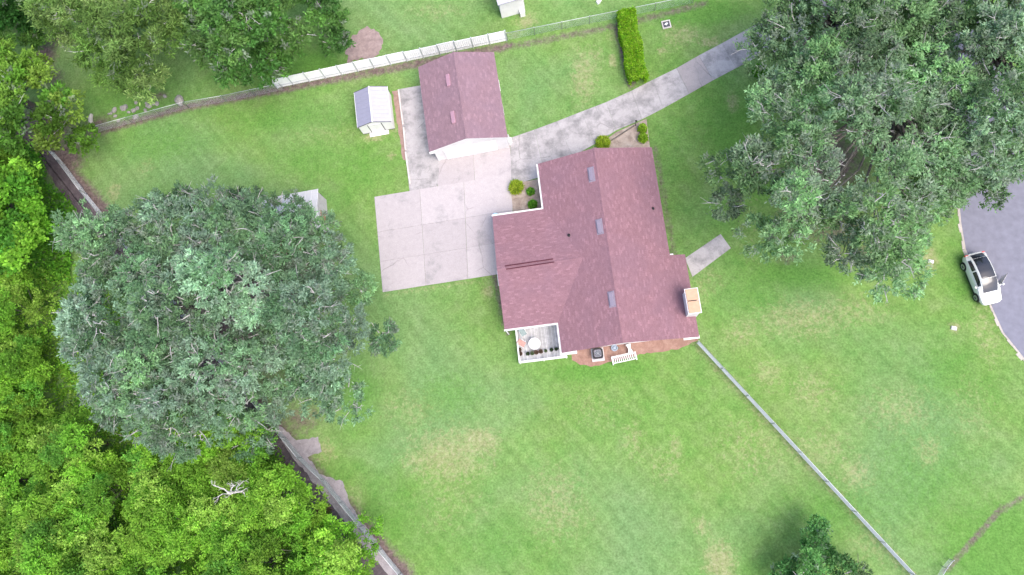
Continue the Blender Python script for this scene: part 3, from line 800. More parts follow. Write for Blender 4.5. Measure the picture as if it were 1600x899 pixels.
# ------------------------------------------------------------------ fences
def chainlink(label, top_px, h=1.2, pitch=0.075, wire=0.0035, post_every=3.0, mesh_mat='galv', group='chain link fences'):
    pts = [P(*p, h)[:2] for p in top_px]
    root = thing('chain_link_fence', label, 'fence', (pts[0][0], pts[0][1], 0), group=group)
    o = pts[0]; pts = [p - o for p in pts]
    rail = MB(); fab = MB(); pm = MB()
    pm.lathe([(.03, 0), (.03, h + .03), (.045, h + .03), (.04, h + .07), (.01, h + .09)], n=8); pmesh = pm.mesh('post', M['galv'], True)
    for a, b in zip(pts[:-1], pts[1:]):
        ln = float(np.linalg.norm(b - a)); d = (b - a) / ln
        n = max(1, round(ln / post_every))
        for k in range(n): 
            q = a + d * ln * k / n; link('post', pmesh, root, (q[0], q[1], 0))
        rail.tube([(a[0], a[1], h), (b[0], b[1], h)], .024, 6)
        nrm = np.array([-d[1], d[0]])
        hh = h - .06; s = 0.0
        for k in range(int((ln + hh) / pitch)):
            t = k * pitch - hh
            for sgn in (1, -1):
                # wire climbs from (t, z0) to (t+hh, z1); clip to [0, ln]
                t0, t1 = max(t, 0), min(t + hh, ln)
                if t1 <= t0: continue
                z0, z1 = .04 + (t0 - t), .04 + (t1 - t)
                if sgn < 0: z0, z1 = h - .02 - (t0 - t), h - .02 - (t1 - t)
                off = nrm * (0.004 * sgn)
                p0 = a + d * t0 + off; p1 = a + d * t1 + off
                fab.add([(p0[0] - d[0] * wire, p0[1] - d[1] * wire, z0), (p0[0] + d[0] * wire + nrm[0] * wire, p0[1] + d[1] * wire + nrm[1] * wire, z0), (p0[0] - nrm[0] * wire, p0[1] - nrm[1] * wire, z0 + wire),
                         (p1[0] - d[0] * wire, p1[1] - d[1] * wire, z1), (p1[0] + d[0] * wire + nrm[0] * wire, p1[1] + d[1] * wire + nrm[1] * wire, z1), (p1[0] - nrm[0] * wire, p1[1] - nrm[1] * wire, z1 + wire)],
                        [(0, 1, 4, 3), (1, 2, 5, 4), (2, 0, 3, 5)])
    link('post', pmesh, root, (pts[-1][0], pts[-1][1], 0))
    rail.build('top_rail', mesh_mat, root, smooth=True)
    f = fab.build('wire_mesh', mesh_mat, root); f['kind'] = 'stuff'
    return root


chainlink('chain link fence along the stone rubble, ending at the white panel fence', [(140, 199), (195, 184), (285, 160), (345, 150), (436, 131)], 1.25, wire=.0022)
chainlink('chain link fence with pale top rail running past the clipped hedge', [(791, 52), (965, 17), (1085, -7)], 1.25, wire=.0022)
chainlink('chain link fence crossing the open lawn from the house corner', [(1092, 533), (1431, 899), (1480, 952)], 1.3, wire=0.007)
chainlink('chain link fence along the dark dirt track beside the thicket', [(72, 232), (88, 250), (123, 297), (260, 465), (412, 652), (464, 716), (500, 750), (560, 824), (622, 899), (650, 935)], 1.2)
chainlink('short low wire fence before the brighter grass in the lower right corner', [(1470, 905), (1480, 888), (1490, 876)], 0.8, wire=0.003, post_every=1.2)

# white panel fence
fa_, fb_ = P(434, 138)[:2], P(792, 64)[:2]
flen = float(np.linalg.norm(fb_ - fa_)); fang = math.atan2(fb_[1] - fa_[1], fb_[0] - fa_[0])
pf = thing('panel_fence', 'long white fence of fourteen panels behind the garage', 'fence', (fa_[0], fa_[1], 0), fang)
NP = 14; pw = flen / NP; FH = 1.75
m = MB(); m.box(-.05, .05, -.05, .05, 0, FH + .08); pmesh = m.mesh('post', M['galv'])
# ribbed sheet
m = MB(); nr = 16; pw2 = pw - .12
vs = []
for k in range(nr + 1):
    x = pw2 * k / nr; y = .012 * (1 if k % 2 else -1)
    vs += [(x, y, .06), (x, y, FH), (x, y + .012, .06), (x, y + .012, FH)]
fs = []
for k in range(nr):
    a, b = 4 * k, 4 * k + 4
    fs += [(a, b, b + 1, a + 1), (b + 2, a + 2, a + 3, b + 3), (a + 1, b + 1, b + 3, a + 3)]
m.add(vs, fs); smesh = m.mesh('panel', M['panel'])
rmesh = MB().box(0, pw2, -.06, -.02, FH - .04, FH + .03).mesh('rail', M['panel']); rmesh2 = MB().box(0, pw2, -.06, -.02, .5, .56).mesh('rail', M['galv'])
for k in range(NP):
    link('post', pmesh, pf, (pw * k, 0, 0))
    p = link('panel', smesh, pf, (pw * k + .06, 0, rng.uniform(-.03, .03))); p.rotation_euler = (rng.uniform(-.02, .02), 0, 0)
    link('rail', rmesh, p); link('rail', rmesh2, p)
link('post', pmesh, pf, (flen, 0, 0))


# ------------------------------------------------------------------ vegetation
def unit(a): return a / np.maximum(np.linalg.norm(a, axis=-1, keepdims=True), 1e-9)


def leaves(tp, td, tc, per, tr, ln, wd, spread=0.8, jit=0.22):
    """tufts at tp (n,3) pointing along td, colours tc -> vertex, face and colour arrays of folded leaves"""
    n = len(tp); k = n * per
    base = np.repeat(tp, per, 0) + rng.normal(0, tr * 0.42, (k, 3))
    ax = unit(unit(np.repeat(td, per, 0) * 0.75 + rng.normal(0, spread, (k, 3)) + np.array([0, 0, .1])) * np.array([1, 1, .5]))
    L_ = (ln * rng.uniform(.65, 1.35, k))[:, None]; W_ = (wd * rng.uniform(.7, 1.3, k))[:, None]
    sd_ = unit(np.cross(ax, rng.normal(0, .42, (k, 3)) + np.array([0, 0, 1.]))); up = np.cross(sd_, ax)
    up = np.where(up[:, 2:3] < 0, -up, up)
    v = np.empty((k, 4, 3))
    v[:, 0] = base; v[:, 1] = base + ax * L_ * .5 + sd_ * W_ - up * W_ * .25; v[:, 2] = base + ax * L_; v[:, 3] = base + ax * L_ * .5 - sd_ * W_ - up * W_ * .25
    c = np.repeat(tc, per, 0) * (1 + rng.normal(0, jit, (k, 1)))
    c = np.clip(c, .008, .9)
    return v.reshape(-1, 3), np.arange(k * 4).reshape(-1, 4), np.repeat(c, 4, 0)


def in_poly(x, y, poly):
    ins = np.zeros(x.shape, bool); n = len(poly)
    for i in range(n):
        x0, y0 = poly[i]; x1, y1 = poly[(i + 1) % n]
        c = ((y0 > y) != (y1 > y)) & (x < (x1 - x0) * (y - y0) / (y1 - y0 + 1e-12) + x0); ins ^= c
    return ins


def poly_dist(x, y, poly):
    d = np.full(x.shape, 1e9); n = len(poly)
    for i in range(n): d = np.minimum(d, seg_dist(x, y, poly[i], poly[(i + 1) % n]))
    return d


def clump_centres(poly, spacing, inset):
    lo, hi = poly.min(0), poly.max(0); out = []
    tries = int((hi - lo).prod() / spacing ** 2 * 14)
    c = rng.uniform(lo, hi, (tries, 2)); ok = in_poly(c[:, 0], c[:, 1], poly) & (poly_dist(c[:, 0], c[:, 1], poly) > inset)
    for q in c[ok]:
        if all((q[0] - p[0]) ** 2 + (q[1] - p[1]) ** 2 > spacing ** 2 for p in out): out.append(q)
    return np.array(out)


def make_tree(name, label, px=None, zr=5.0, zt=13.0, spacing=1.7, crad=1.6, tufts=34, per=26, tuft=.34, ln=.24, wd=.05, pal=None, pale=0.0,
              mat='oakleaf', trunk_px=None, gaps=(), group=None, twigs=0, limbs=22, poly=None, flat=.72, trunk_r=.5, cat='tree', spread=.8, bark='bark', zj=.5, cvar=.14, lobe=4.2, airy=0.0):
    """crown of leaf tufts on clumps spread over a dome; every limb ends in a clump"""
    if poly is None: poly = np.array([P(*p, zr + .42 * (zt - zr))[:2] for p in px])
    cc = clump_centres(poly, spacing, crad * .55)
    if gaps:
        keep = np.ones(len(cc), bool)
        for gx, gy, gr in gaps:
            g = P(gx, gy, (zr + zt) / 2)[:2]; keep &= np.hypot(cc[:, 0] - g[0], cc[:, 1] - g[1]) > gr
        cc = cc[keep]
    d = poly_dist(cc[:, 0], cc[:, 1], poly); dm = max(d.max(), 1e-3)
    z = zr + (zt - zr) * np.sqrt(np.clip(1 - (1 - d / dm) ** 2, 0, 1)) + rng.normal(0, zj, len(cc)) - crad * .3
    lobe_id = np.zeros(len(cc), int); nl = 1
    if lobe:
        lc = clump_centres(poly, lobe, lobe * .25)
        if len(lc):
            nl = len(lc); dd = np.hypot(cc[:, None, 0] - lc[None, :, 0], cc[:, None, 1] - lc[None, :, 1]); lobe_id = dd.argmin(1); dl = dd.min(1)
            lh = rng.normal(0, lobe * .13, nl)
            z = z + lobe * .75 * (np.sqrt(np.clip(1 - (dl / (lobe * .8)) ** 2, 0, 1)) - .6) + lh[lobe_id]
            if airy:
                kp = rng.random(len(cc)) > airy * np.clip((dl / lobe - .42) * 3, 0, 1); cc, z, lobe_id = cc[kp], z[kp], lobe_id[kp]
    lcol = 1 + rng.normal(0, .13, (nl, 1))
    C3 = np.column_stack([cc, z]); nC = len(C3)
    cr = crad * rng.uniform(.7, 1.25, nC)
    pal = np.array(pal)
    ccol = pal[rng.integers(0, len(pal), nC)] * (1 + rng.normal(0, cvar, (nC, 1))) * lcol[lobe_id]
    # tufts over the upper shell of each clump, plus some inside
    n = nC * tufts
    dr = rng.normal(0, 1, (n, 3)); dr[:, 2] = np.abs(dr[:, 2]) * 1.0 - .35; dr = unit(dr)
    ph = rng.uniform(0, 6.28, (nC, 3)).repeat(tufts, 0)
    lump = 1 + .22 * np.sin(dr[:, 0] * 5 + ph[:, 0]) * np.sin(dr[:, 1] * 5 + ph[:, 1]) + rng.normal(0, .10, n)
    rr_ = cr.repeat(tufts) * lump * np.where(rng.random(n) < .2, rng.uniform(.3, .8, n), 1)
    tp = C3.repeat(tufts, 0) + dr * rr_[:, None] * np.array([1, 1, flat])
    tc = ccol.repeat(tufts, 0) * (1 + rng.normal(0, .18, (n, 1)))
    if pale:
        s = rng.random(n) < pale; tc[s] = tc[s] * .4 + np.array([.22, .24, .22]) * .6
    v, f, c = leaves(tp, dr, tc, per, tuft, ln, wd, spread)
    tx = P(*trunk_px)[:2] if trunk_px else poly.mean(0)
    o = np.array([tx[0], tx[1], 0])
    root = thing(name, label, cat, o, group=group)
    link('crown', np_mesh('crown', v - o, f, M[mat], c), root)
    tm = MB(); fork = np.array([0, 0, max(1.0, zr * .45)])
    tm.tube([(0, 0, -.2), (0, 0, .15), tuple(fork * .5 + [.05, .03, 0]), tuple(fork)], [trunk_r * 1.5, trunk_r * 1.1, trunk_r * .9, trunk_r * .85], 9)
    sel = rng.permutation(nC)[:limbs] if nC > limbs else range(nC)
    for i in sel:
        e = C3[i] - o; md_ = fork * .4 + e * .6; md_[2] = fork[2] + (e[2] - fork[2]) * .55 + rng.uniform(-.3, .3); md_[:2] += rng.normal(0, .9, 2)
        q = fork * .75 + e * .25; q[2] = fork[2] + (e[2] - fork[2]) * .3
        tm.tube([tuple(fork), tuple(q), tuple(md_), tuple(e)], [trunk_r * .5, trunk_r * .30, trunk_r * .16, .03], 6, False)
    tm.build('trunk', bark, root, smooth=True)
    if twigs:
        tw = MB(); ids = rng.integers(0, nC, twigs)
        for i in ids:
            d0 = rng.normal(0, 1, 3); d0[2] = abs(d0[2]) * .5 + .1; d0 /= np.linalg.norm(d0)
            st = C3[i] + d0 * cr[i] * .55 * np.array([1, 1, flat]) - o
            lg = rng.uniform(.5, 1.5); hd = rng.normal(0, 1, 3); hd[2] *= .35; hd = hd / np.linalg.norm(hd) * .6 + d0 * .6
            p1 = st + hd * lg * .5 + rng.normal(0, .08, 3); p2 = st + hd * lg + rng.normal(0, .15, 3)
            r0 = rng.uniform(.016, .040)
            tw.tube([tuple(st), tuple(p1), tuple(p2)], [r0 * 1.3, r0, r0 * .35], 4, False)
            for _ in range(2):
                s2 = p1 + (p2 - p1) * rng.uniform(0, .6); e2 = s2 + (hd * .5 + rng.normal(0, .5, 3)) * lg * .4
                tw.tube([tuple(s2), tuple(e2)], [r0 * .6, r0 * .25], 3, False)
        t_ = tw.build('twigs', 'palebark', root); t_['kind'] = 'stuff'
    return root


OAK = [(.160, .278, .155), (.185, .298, .192), (.135, .258, .130), (.205, .306, .220), (.163, .292, .140)]
make_tree('oak_tree', 'broad grey-green oak beside the dirt track, spreading over the storage shed',
          [(205, 345), (300, 300), (345, 272), (372, 300), (430, 288), (450, 325), (508, 336), (530, 382), (568, 402), (590, 450), (614, 490), (616, 540), (590, 580), (598, 615), (555, 644), (490, 640), (455, 610), (430, 640), (410, 680), (375, 705), (290, 690), (255, 720), (225, 690), (155, 640), (135, 560), (118, 510), (128, 450), (105, 410), (118, 370), (115, 345), (145, 325), (172, 345)],
          4.5, 12.5, 1.45, 1.55, 44, 34, .33, .29, .052, OAK, .14, trunk_px=(370, 470), twigs=900, limbs=40, trunk_r=.6, lobe=4.4, airy=.12, bark='palewood')
OAK2 = [(.170, .295, .138), (.192, .312, .168), (.145, .270, .112), (.212, .318, .195), (.172, .305, .124)]
KW = dict(zr=5.0, zt=12.5, spacing=1.3, crad=1.45, tufts=42, per=30, tuft=.36, ln=.30, wd=.054, pal=OAK2, pale=.18, limbs=34, trunk_r=.5, lobe=4.0, airy=.55, bark='palewood', zj=.8, group='oaks between the driveway and the road')
make_tree('oak_tree', 'pale grey-green oak over the end of the driveway at the top edge',
          [(1200, -60), (1205, 30), (1165, 65), (1160, 100), (1200, 130), (1260, 170), (1350, 165), (1430, 130), (1470, 40), (1470, -60)], gaps=[(1338, 2, 1.6), (1352, 95, 1.2)], trunk_px=(1290, 60), twigs=220, **KW)
make_tree('oak_tree', 'wide open oak with ragged lower boughs overhanging the front lawn',
          [(1165, 130), (1165, 180), (1158, 230), (1108, 272), (1104, 325), (1150, 350), (1180, 405), (1198, 432), (1270, 400), (1295, 440), (1330, 455), (1385, 465), (1420, 440), (1430, 380), (1470, 350), (1500, 370), (1525, 320), (1520, 260), (1480, 200), (1420, 130), (1340, 120), (1240, 125)],
          gaps=[(1288, 255, 1.5), (1345, 155, 1.2), (1378, 222, 1.2), (1245, 335, 1.1), (1275, 385, 1.1), (1400, 300, .9), (1195, 340, .9), (1190, 270, .7), (1340, 430, .7), (1430, 400, .9)], trunk_px=(1370, 190), twigs=420, **KW)
make_tree('oak_tree', 'tallest pale oak at the right edge overhanging the asphalt road',
          [(1375, -60), (1365, 40), (1360, 120), (1400, 210), (1450, 290), (1500, 335), (1550, 318), (1595, 290), (1680, 260), (1720, 120), (1700, -60)], gaps=[(1405, 115, .8)], trunk_px=(1530, 110), twigs=420, **dict(KW, airy=.2))

VINE = [(.190, .385, .042), (.230, .415, .050), (.165, .365, .040), (.265, .430, .072), (.135, .330, .046), (.205, .400, .044)]
JP = np.array([P(*p)[:2] for p in [(-60, 440), (60, 430), (95, 440), (110, 560), (140, 640), (215, 690), (300, 705), (395, 680), (445, 712), (512, 775), (560, 840), (612, 920), (575, 960), (-60, 960)]])
vc = clump_centres(JP, 4.1, .9)
for k, q in enumerate(vc):
    n = 14; r = rng.uniform(3.0, 4.0)
    poly = np.array([q + np.array([math.cos(6.283 * i / n), math.sin(6.283 * i / n)]) * r * rng.uniform(.8, 1.15) for i in range(n)])
    make_tree('vine_covered_tree', 'bright yellow-green vine covered tree in the dense thicket at lower left', zr=2.2, zt=rng.uniform(4.5, 7.5), spacing=1.2, crad=1.15, tufts=30, per=38, tuft=.40, ln=.23, wd=.055,
              pal=VINE, mat='vineleaf', poly=poly, group='vine covered trees of the thicket', limbs=7, trunk_r=.16, spread=.9, zj=.6, cvar=.11, lobe=3.0)
print('thicket trees', len(vc))


def cover(name, label, px, n, pal, zmax, ln, wd, per=6):
    pg = np.array([P(*p)[:2] for p in px]); lo, hi = pg.min(0), pg.max(0)
    q = rng.uniform(lo, hi, (n, 2)); q = q[in_poly(q[:, 0], q[:, 1], pg)]
    h = zmax * (.35 + .3 * np.sin(q[:, 0] * .9 + np.sin(q[:, 1] * 1.1)) + .3 * np.sin(q[:, 1] * .8 + 2 * np.sin(q[:, 0] * .5))) + rng.uniform(0, .3, len(q))
    tp = np.column_stack([q, np.maximum(h, .08)]); td = unit(rng.normal(0, .6, (len(q), 3)) + np.array([0, 0, 1.]))
    pl = np.array(pal); tc = pl[rng.integers(0, len(pl), len(q))] * (1 + rng.normal(0, .15, (len(q), 1)))
    v, f, c = leaves(tp, td, tc, per, .35, ln, wd, .9)
    tag(link(name, np_mesh(name, v, f, M['vineleaf'], c)), label, 'undergrowth', kind='stuff')


cover('undergrowth', 'low green undergrowth between the thicket trees', [(-80, 420), (95, 425), (170, 440), (220, 560), (270, 620), (330, 640), (435, 700), (500, 800), (575, 930), (560, 980), (-80, 980)], 16000, VINE, 2.2, .28, .07, 9)
cover('undergrowth', 'low green undergrowth below the trees at the left edge', [(-80, 190), (60, 235), (95, 300), (130, 345), (110, 440), (-80, 440)], 5000, [(.10, .28, .03), (.13, .32, .03)], 1.6, .32, .10)
# other trees round the edge
make_tree('broadleaf_tree', 'leafy yellow-green tree at the left edge above the dark dirt track', [(-40, 90), (40, 75), (90, 120), (130, 165), (132, 215), (100, 238), (40, 235), (-40, 230)], 3, 8, 1.35, 1.2, 34, 20, .36, .36, .10,
          [(.125, .270, .035), (.165, .305, .045), (.200, .320, .055), (.100, .235, .035)], .03, 'vineleaf', trunk_px=(50, 165), twigs=30, limbs=20, trunk_r=.28)
make_tree('broadleaf_tree', 'fresh green tree at the left edge below the dark dirt track', [(-40, 245), (30, 240), (75, 270), (98, 330), (95, 400), (60, 425), (20, 420), (-40, 415)], 3, 7.5, 1.3, 1.2, 34, 20, .36, .36, .11,
          [(.10, .28, .030), (.135, .32, .030), (.165, .34, .036), (.085, .25, .034)], 0, 'vineleaf', trunk_px=(30, 335), limbs=20, trunk_r=.25)
make_tree('broadleaf_tree', 'dark green shrubby tree in the top left corner', [(-40, -40), (30, -30), (55, 25), (40, 60), (-40, 70)], 2.5, 6, 1.2, 1.1, 34, 20, .36, .36, .10,
          [(.045, .155, .03), (.06, .18, .034), (.085, .19, .04)], .04, 'vineleaf', trunk_px=(0, 20), limbs=12, trunk_r=.2)
make_tree('broadleaf_tree', 'soft light green feathery tree over the rubble at upper left', [(30, -50), (60, 20), (100, 70), (125, 110), (190, 130), (215, 155), (240, 140), (270, 110), (300, 85), (285, 30), (300, -50)], 3.5, 9, 1.3, 1.2, 34, 22, .42, .42, .055,
          [(.165, .285, .070), (.185, .300, .085), (.145, .265, .060), (.205, .300, .100)], .05, 'vineleaf', gaps=[(150, 120, .9), (170, 75, .8), (250, 120, .7)], trunk_px=(180, 60), twigs=40, limbs=22, trunk_r=.25, spread=1.0)
make_tree('broadleaf_tree', 'dense dark green tree at the top edge left of the white panel fence', [(265, -50), (280, 40), (300, 90), (345, 125), (385, 140), (425, 125), (440, 90), (480, 80), (500, 30), (470, -50)], 4, 10, 1.35, 1.35, 38, 24, .36, .34, .08,
          [(.080, .205, .040), (.100, .235, .048), (.120, .240, .058), (.066, .185, .036)], .07, 'oakleaf', trunk_px=(375, 40), twigs=110, limbs=26, trunk_r=.35)
make_tree('broadleaf_tree', 'small mid green tree at the top edge near the leaf litter patch', [(470, -50), (490, 20), (500, 60), (535, 75), (556, 45), (535, 15), (510, -50)], 2.5, 6, 1.0, 1.0, 32, 22, .34, .32, .085,
          [(.075, .185, .040), (.09, .205, .046), (.062, .165, .036)], .04, 'oakleaf', trunk_px=(510, 25), twigs=16, limbs=12, trunk_r=.18)
make_tree('young_oak_tree', 'dark green narrow tree at the bottom edge beside the lawn fence', [(1255, 812), (1282, 806), (1290, 845), (1322, 872), (1318, 905), (1300, 930), (1225, 930), (1200, 890), (1235, 872), (1255, 850)], .9, 3.0, .85, .75, 30, 20, .28, .24, .06,
          [(.085, .225, .060), (.105, .255, .070), (.068, .195, .052)], .03, 'oakleaf', trunk_px=(1265, 895), twigs=14, limbs=16, trunk_r=.16, lobe=1.7, airy=.3)
make_tree('sapling', 'small sparse sapling at the bottom edge beside the dark narrow tree', [(1328, 880), (1350, 872), (1358, 890), (1350, 915), (1328, 915)], 1.4, 2.6, .6, .5, 14, 12, .25, .22, .04, [(.060, .115, .04), (.08, .13, .055)], .15, 'oakleaf', limbs=6, trunk_r=.06)


def bush(name, label, px, py, r, h, pal, cat='shrub', ln=.16, wd=.035, n=160, per=10, group=None, mat='vineleaf', z0=0.05, spread=.6):
    o = P(px, py, h * .5); o[2] = z0
    dr = rng.normal(0, 1, (n, 3)); dr[:, 2] = np.abs(dr[:, 2]); dr = unit(dr)
    tp = dr * np.array([r, r, h]) * rng.uniform(.55, 1.0, (n, 1)); pal = np.array(pal)
    tc = pal[rng.integers(0, len(pal), n)] * (1 + rng.normal(0, .15, (n, 1)))
    v, f, c = leaves(tp, dr, tc, per, r * .2, ln, wd, spread)
    root = thing(name, label, cat, o, group=group)
    link('foliage', np_mesh('foliage', v, f, M[mat], c), root)
    s = MB()
    for k in range(5):
        a = k * 1.257; s.tube([(0, 0, -.05), (math.cos(a) * r * .3, math.sin(a) * r * .3, h * .4), (math.cos(a) * r * .6, math.sin(a) * r * .6, h * .75)], [.03, .02, .01], 5)
    s.build('stems', 'bark', root)
    return root


LIME = [(.30, .40, .03), (.36, .44, .05), (.22, .34, .03)]; GRN = [(.12, .32, .03), (.16, .36, .04), (.09, .26, .03)]
bush('spiky_shrub', 'yellow-green spiky shrub in the bed at the parking pad corner', 806, 292, .52, .8, LIME, ln=.34, wd=.03)
bush('leafy_shrub', 'upper green leafy shrub in the bed under the house eave', 829, 299, .30, .5, GRN)
bush('leafy_shrub', 'lower green leafy shrub in the bed under the house eave', 832, 319, .36, .6, GRN)
bush('spiky_shrub', 'yellow-green spiky shrub at the north house wall touching the driveway', 942, 222, .50, .7, LIME, ln=.32, wd=.03)
bush('leafy_shrub', 'bright green upright shrub at the north-east house corner, upper of a pair', 1004, 200, .36, .9, [(.22, .38, .03), (.27, .42, .04)])
bush('leafy_shrub', 'bright green upright shrub at the north-east house corner, lower of a pair', 1005, 215, .38, .9, [(.22, .38, .03), (.27, .42, .04)])
bush('leafy_shrub', 'bright green bush below the end oak beside the driveway', 1188, 110, .7, .9, [(.07, .24, .02), (.09, .26, .02)], n=200)
bush('red_weed', 'upper reddish weed clump by the thicket side fence', 446, 738, .6, .5, [(.20, .10, .10), (.15, .12, .06), (.12, .18, .04)], ln=.2)
bush('red_weed', 'lower reddish weed clump by the thicket side fence', 505, 800, .6, .5, [(.20, .10, .10), (.15, .12, .06), (.12, .18, .04)], ln=.2)
# clipped hedge
ha, hb = P(977, 18, 1.0)[:2], P(997, 124, 1.0)[:2]
hlen = float(np.linalg.norm(hb - ha)); hang = math.atan2(hb[1] - ha[1], hb[0] - ha[0])
hedge = thing('hedge', 'clipped bright green hedge running from the fence to the driveway', 'hedge', (ha[0], ha[1], 0), hang)
n = 2600
tp = np.column_stack([rng.uniform(0, hlen, n), rng.uniform(-.72, .72, n), rng.uniform(.2, 1.25, n)])
fcs = rng.random(n)
tp[fcs < .55, 2] = 1.25; s_ = (fcs >= .55) & (fcs < .9); tp[s_, 1] = np.sign(tp[s_, 1]) * .72
tp[:, 2] += .1 * np.sin(tp[:, 0] * 2.1) + rng.normal(0, .05, n); tp[:, 1] += .09 * np.sin(tp[:, 0] * 1.7 + tp[:, 2])
td = unit(np.column_stack([rng.normal(0, .3, n), tp[:, 1] * .8, np.full(n, .7)]))
hp = np.array([(.17, .36, .014), (.22, .39, .020), (.13, .32, .014), (.26, .42, .04)])
tc = hp[rng.integers(0, 4, n)] * (1 + rng.normal(0, .15, (n, 1)))
v, f, c = leaves(tp, td, tc, 14, .16, .16, .045, .8)
link('foliage', np_mesh('foliage', v, f, M['vineleaf'], c), hedge)
sm = MB()
for k in range(9):
    x = hlen * (k + .5) / 9; sm.tube([(x, 0, -.05), (x + .05, .05, .5), (x + .2, .1, 1.0)], [.05, .035, .015], 6); sm.tube([(x, 0, .3), (x - .2, -.3, 1.0)], [.03, .012], 5)
sm.build('stems', 'bark', hedge)
# dead snag in the thicket
sp_ = P(356, 772, 8.0)
sn = thing('dead_snag', 'bleached white dead snag poking out of the green thicket', 'dead tree', (sp_[0], sp_[1], 0))
m = MB(); m.tube([(0, 0, -.2), (.1, 0, 3), (0, .1, 8.0)], [.2, .14, .09], 7)
def snag_branch(p, d, ln_, r, depth):
    q1 = p + d * ln_ * .5 + rng.normal(0, .06, 3); q2 = p + d * ln_ + rng.normal(0, .12, 3)
    m.tube([tuple(p), tuple(q1), tuple(q2)], [r, r * .75, r * .35], 5)
    if depth:
        for q in (q1, q2, q2):
            nd = d + rng.normal(0, .55, 3); nd[2] *= .6; nd /= np.linalg.norm(nd); snag_branch(q, nd, ln_ * rng.uniform(.45, .7), r * .5, depth - 1)


for k in range(5):
    a = rng.uniform(0, 6.28); d_ = np.array([math.cos(a), math.sin(a) * .7, .35]); snag_branch(np.array([0, .08, rng.uniform(6.6, 7.9)]), d_ / np.linalg.norm(d_), rng.uniform(.6, 1.1), .06, 2)
M['snag'] = simple('bleached_wood', (0.48, 0.46, 0.44), .9, .1, .15)
m.build('branches', 'snag', sn)

# ------------------------------------------------------------------ rocks and small ground things
rk = [(173, 182), (186, 176), (194, 172), (202, 177), (217, 171), (233, 167), (239, 160), (228, 165), (247, 156), (183, 172), (170, 178), (177, 172), (182, 183), (190, 170), (198, 165), (205, 172), (213, 163), (222, 168), (230, 160), (236, 154), (226, 176), (178, 190), (208, 183), (259, 152)]
rocks = []
import bmesh
for k in range(5):
    bm = bmesh.new(); bmesh.ops.create_icosphere(bm, subdivisions=2, radius=1.0)
    pr = rng.normal(0, 1, (6, 3))
    for v_ in bm.verts:
        p = np.array(v_.co); s = 1.0
        for w in pr:
            w = w / np.linalg.norm(w); s = min(s, .72 / max(p @ w, .2)) if p @ w > .72 else s
        v_.co = Vector(p * s * (1 + rng.normal(0, .03)))
    me = bpy.data.meshes.new('rock'); bm.to_mesh(me); bm.free(); me.materials.append(M['rock']); rocks.append(me)
for k, (x, y) in enumerate(rk):
    q = P(x, y) + np.append(rng.normal(0, .2, 2), 0); s = rng.uniform(.16, .38)
    r = link('rock', rocks[k % 5], None, (q[0], q[1], s * .3), rng.uniform(0, 6)); r.scale = (s, s * rng.uniform(.7, 1.0), s * .6)
    tag(r, 'pale grey rock in the rubble heap beside the north-west fence', 'rock', 'rocks of the rubble heap')
q = P(282, 159); r = link('rock', rocks[1], None, (q[0], q[1], .25), .4); r.scale = (.5, .75, .45); tag(r, 'large white boulder standing alone against the north-west fence', 'rock')
for lab, px in (('rusty brown stump lying left of the rubble heap', (144, 188)), ('dark bleached log lying above the rubble heap', (205, 98))):
    q = P(*px); r = MB(); r.tube([(-.5, 0, .16), (-.1, .05, .18), (.3, .02, .17), (.6, -.08, .14)], [.2, .22, .19, .15], 9); r.tube([(.1, .05, .2), (.3, .4, .3)], [.08, .05], 6)
    tag(r.build('log', 'timber', None, (q[0], q[1], 0), rng.uniform(0, 3)), lab, 'log')
# edging timbers of the side strip
for (a, b), lab in ((((623, 141), (630, 196)), 'upper'), (((631, 200), (634, 235)), 'middle'), (((634, 238), (641, 288)), 'lower')):
    pa, pb = P(*a), P(*b); d = pb - pa; ln_ = float(np.linalg.norm(d)); m = MB(); m.box(0, ln_, -.09, .09, 0, .16, .01)
    tag(m.build('edging_timber', 'timber', None, (pa[0], pa[1], 0), math.atan2(d[1], d[0]), bevel=.02), lab + ' bleached edging timber along the left side of the garage slab', 'edging', 'timbers edging the garage slab')
# black edging bar and lamp by the north bed
pa, pb = P(954, 221), P(991, 197); d = pb - pa; ln_ = float(np.linalg.norm(d)); m = MB(); m.box(0, ln_, -.05, .05, 0, .14)
tag(m.build('bed_edging', 'bark', None, (pa[0], pa[1], 0), math.atan2(d[1], d[0]), bevel=.01), 'dark edging strip along the driveway side of the north bed', 'edging')
q = P(993, 196)
lm = thing('post_lamp', 'short black post lamp at the driveway edge by the north bed', 'lamp', (q[0], q[1], 0))
m = MB(); m.lathe([(.09, 0), (.09, .04), (.035, .08), (.025, .7), (.05, .74)], n=10); m.build('post', 'black', lm)
m = MB(); m.lathe([(.06, .74), (.09, .90), (.12, .92), (.04, 1.0), (.012, 1.04)], n=6); m.build('lantern', 'black', lm)
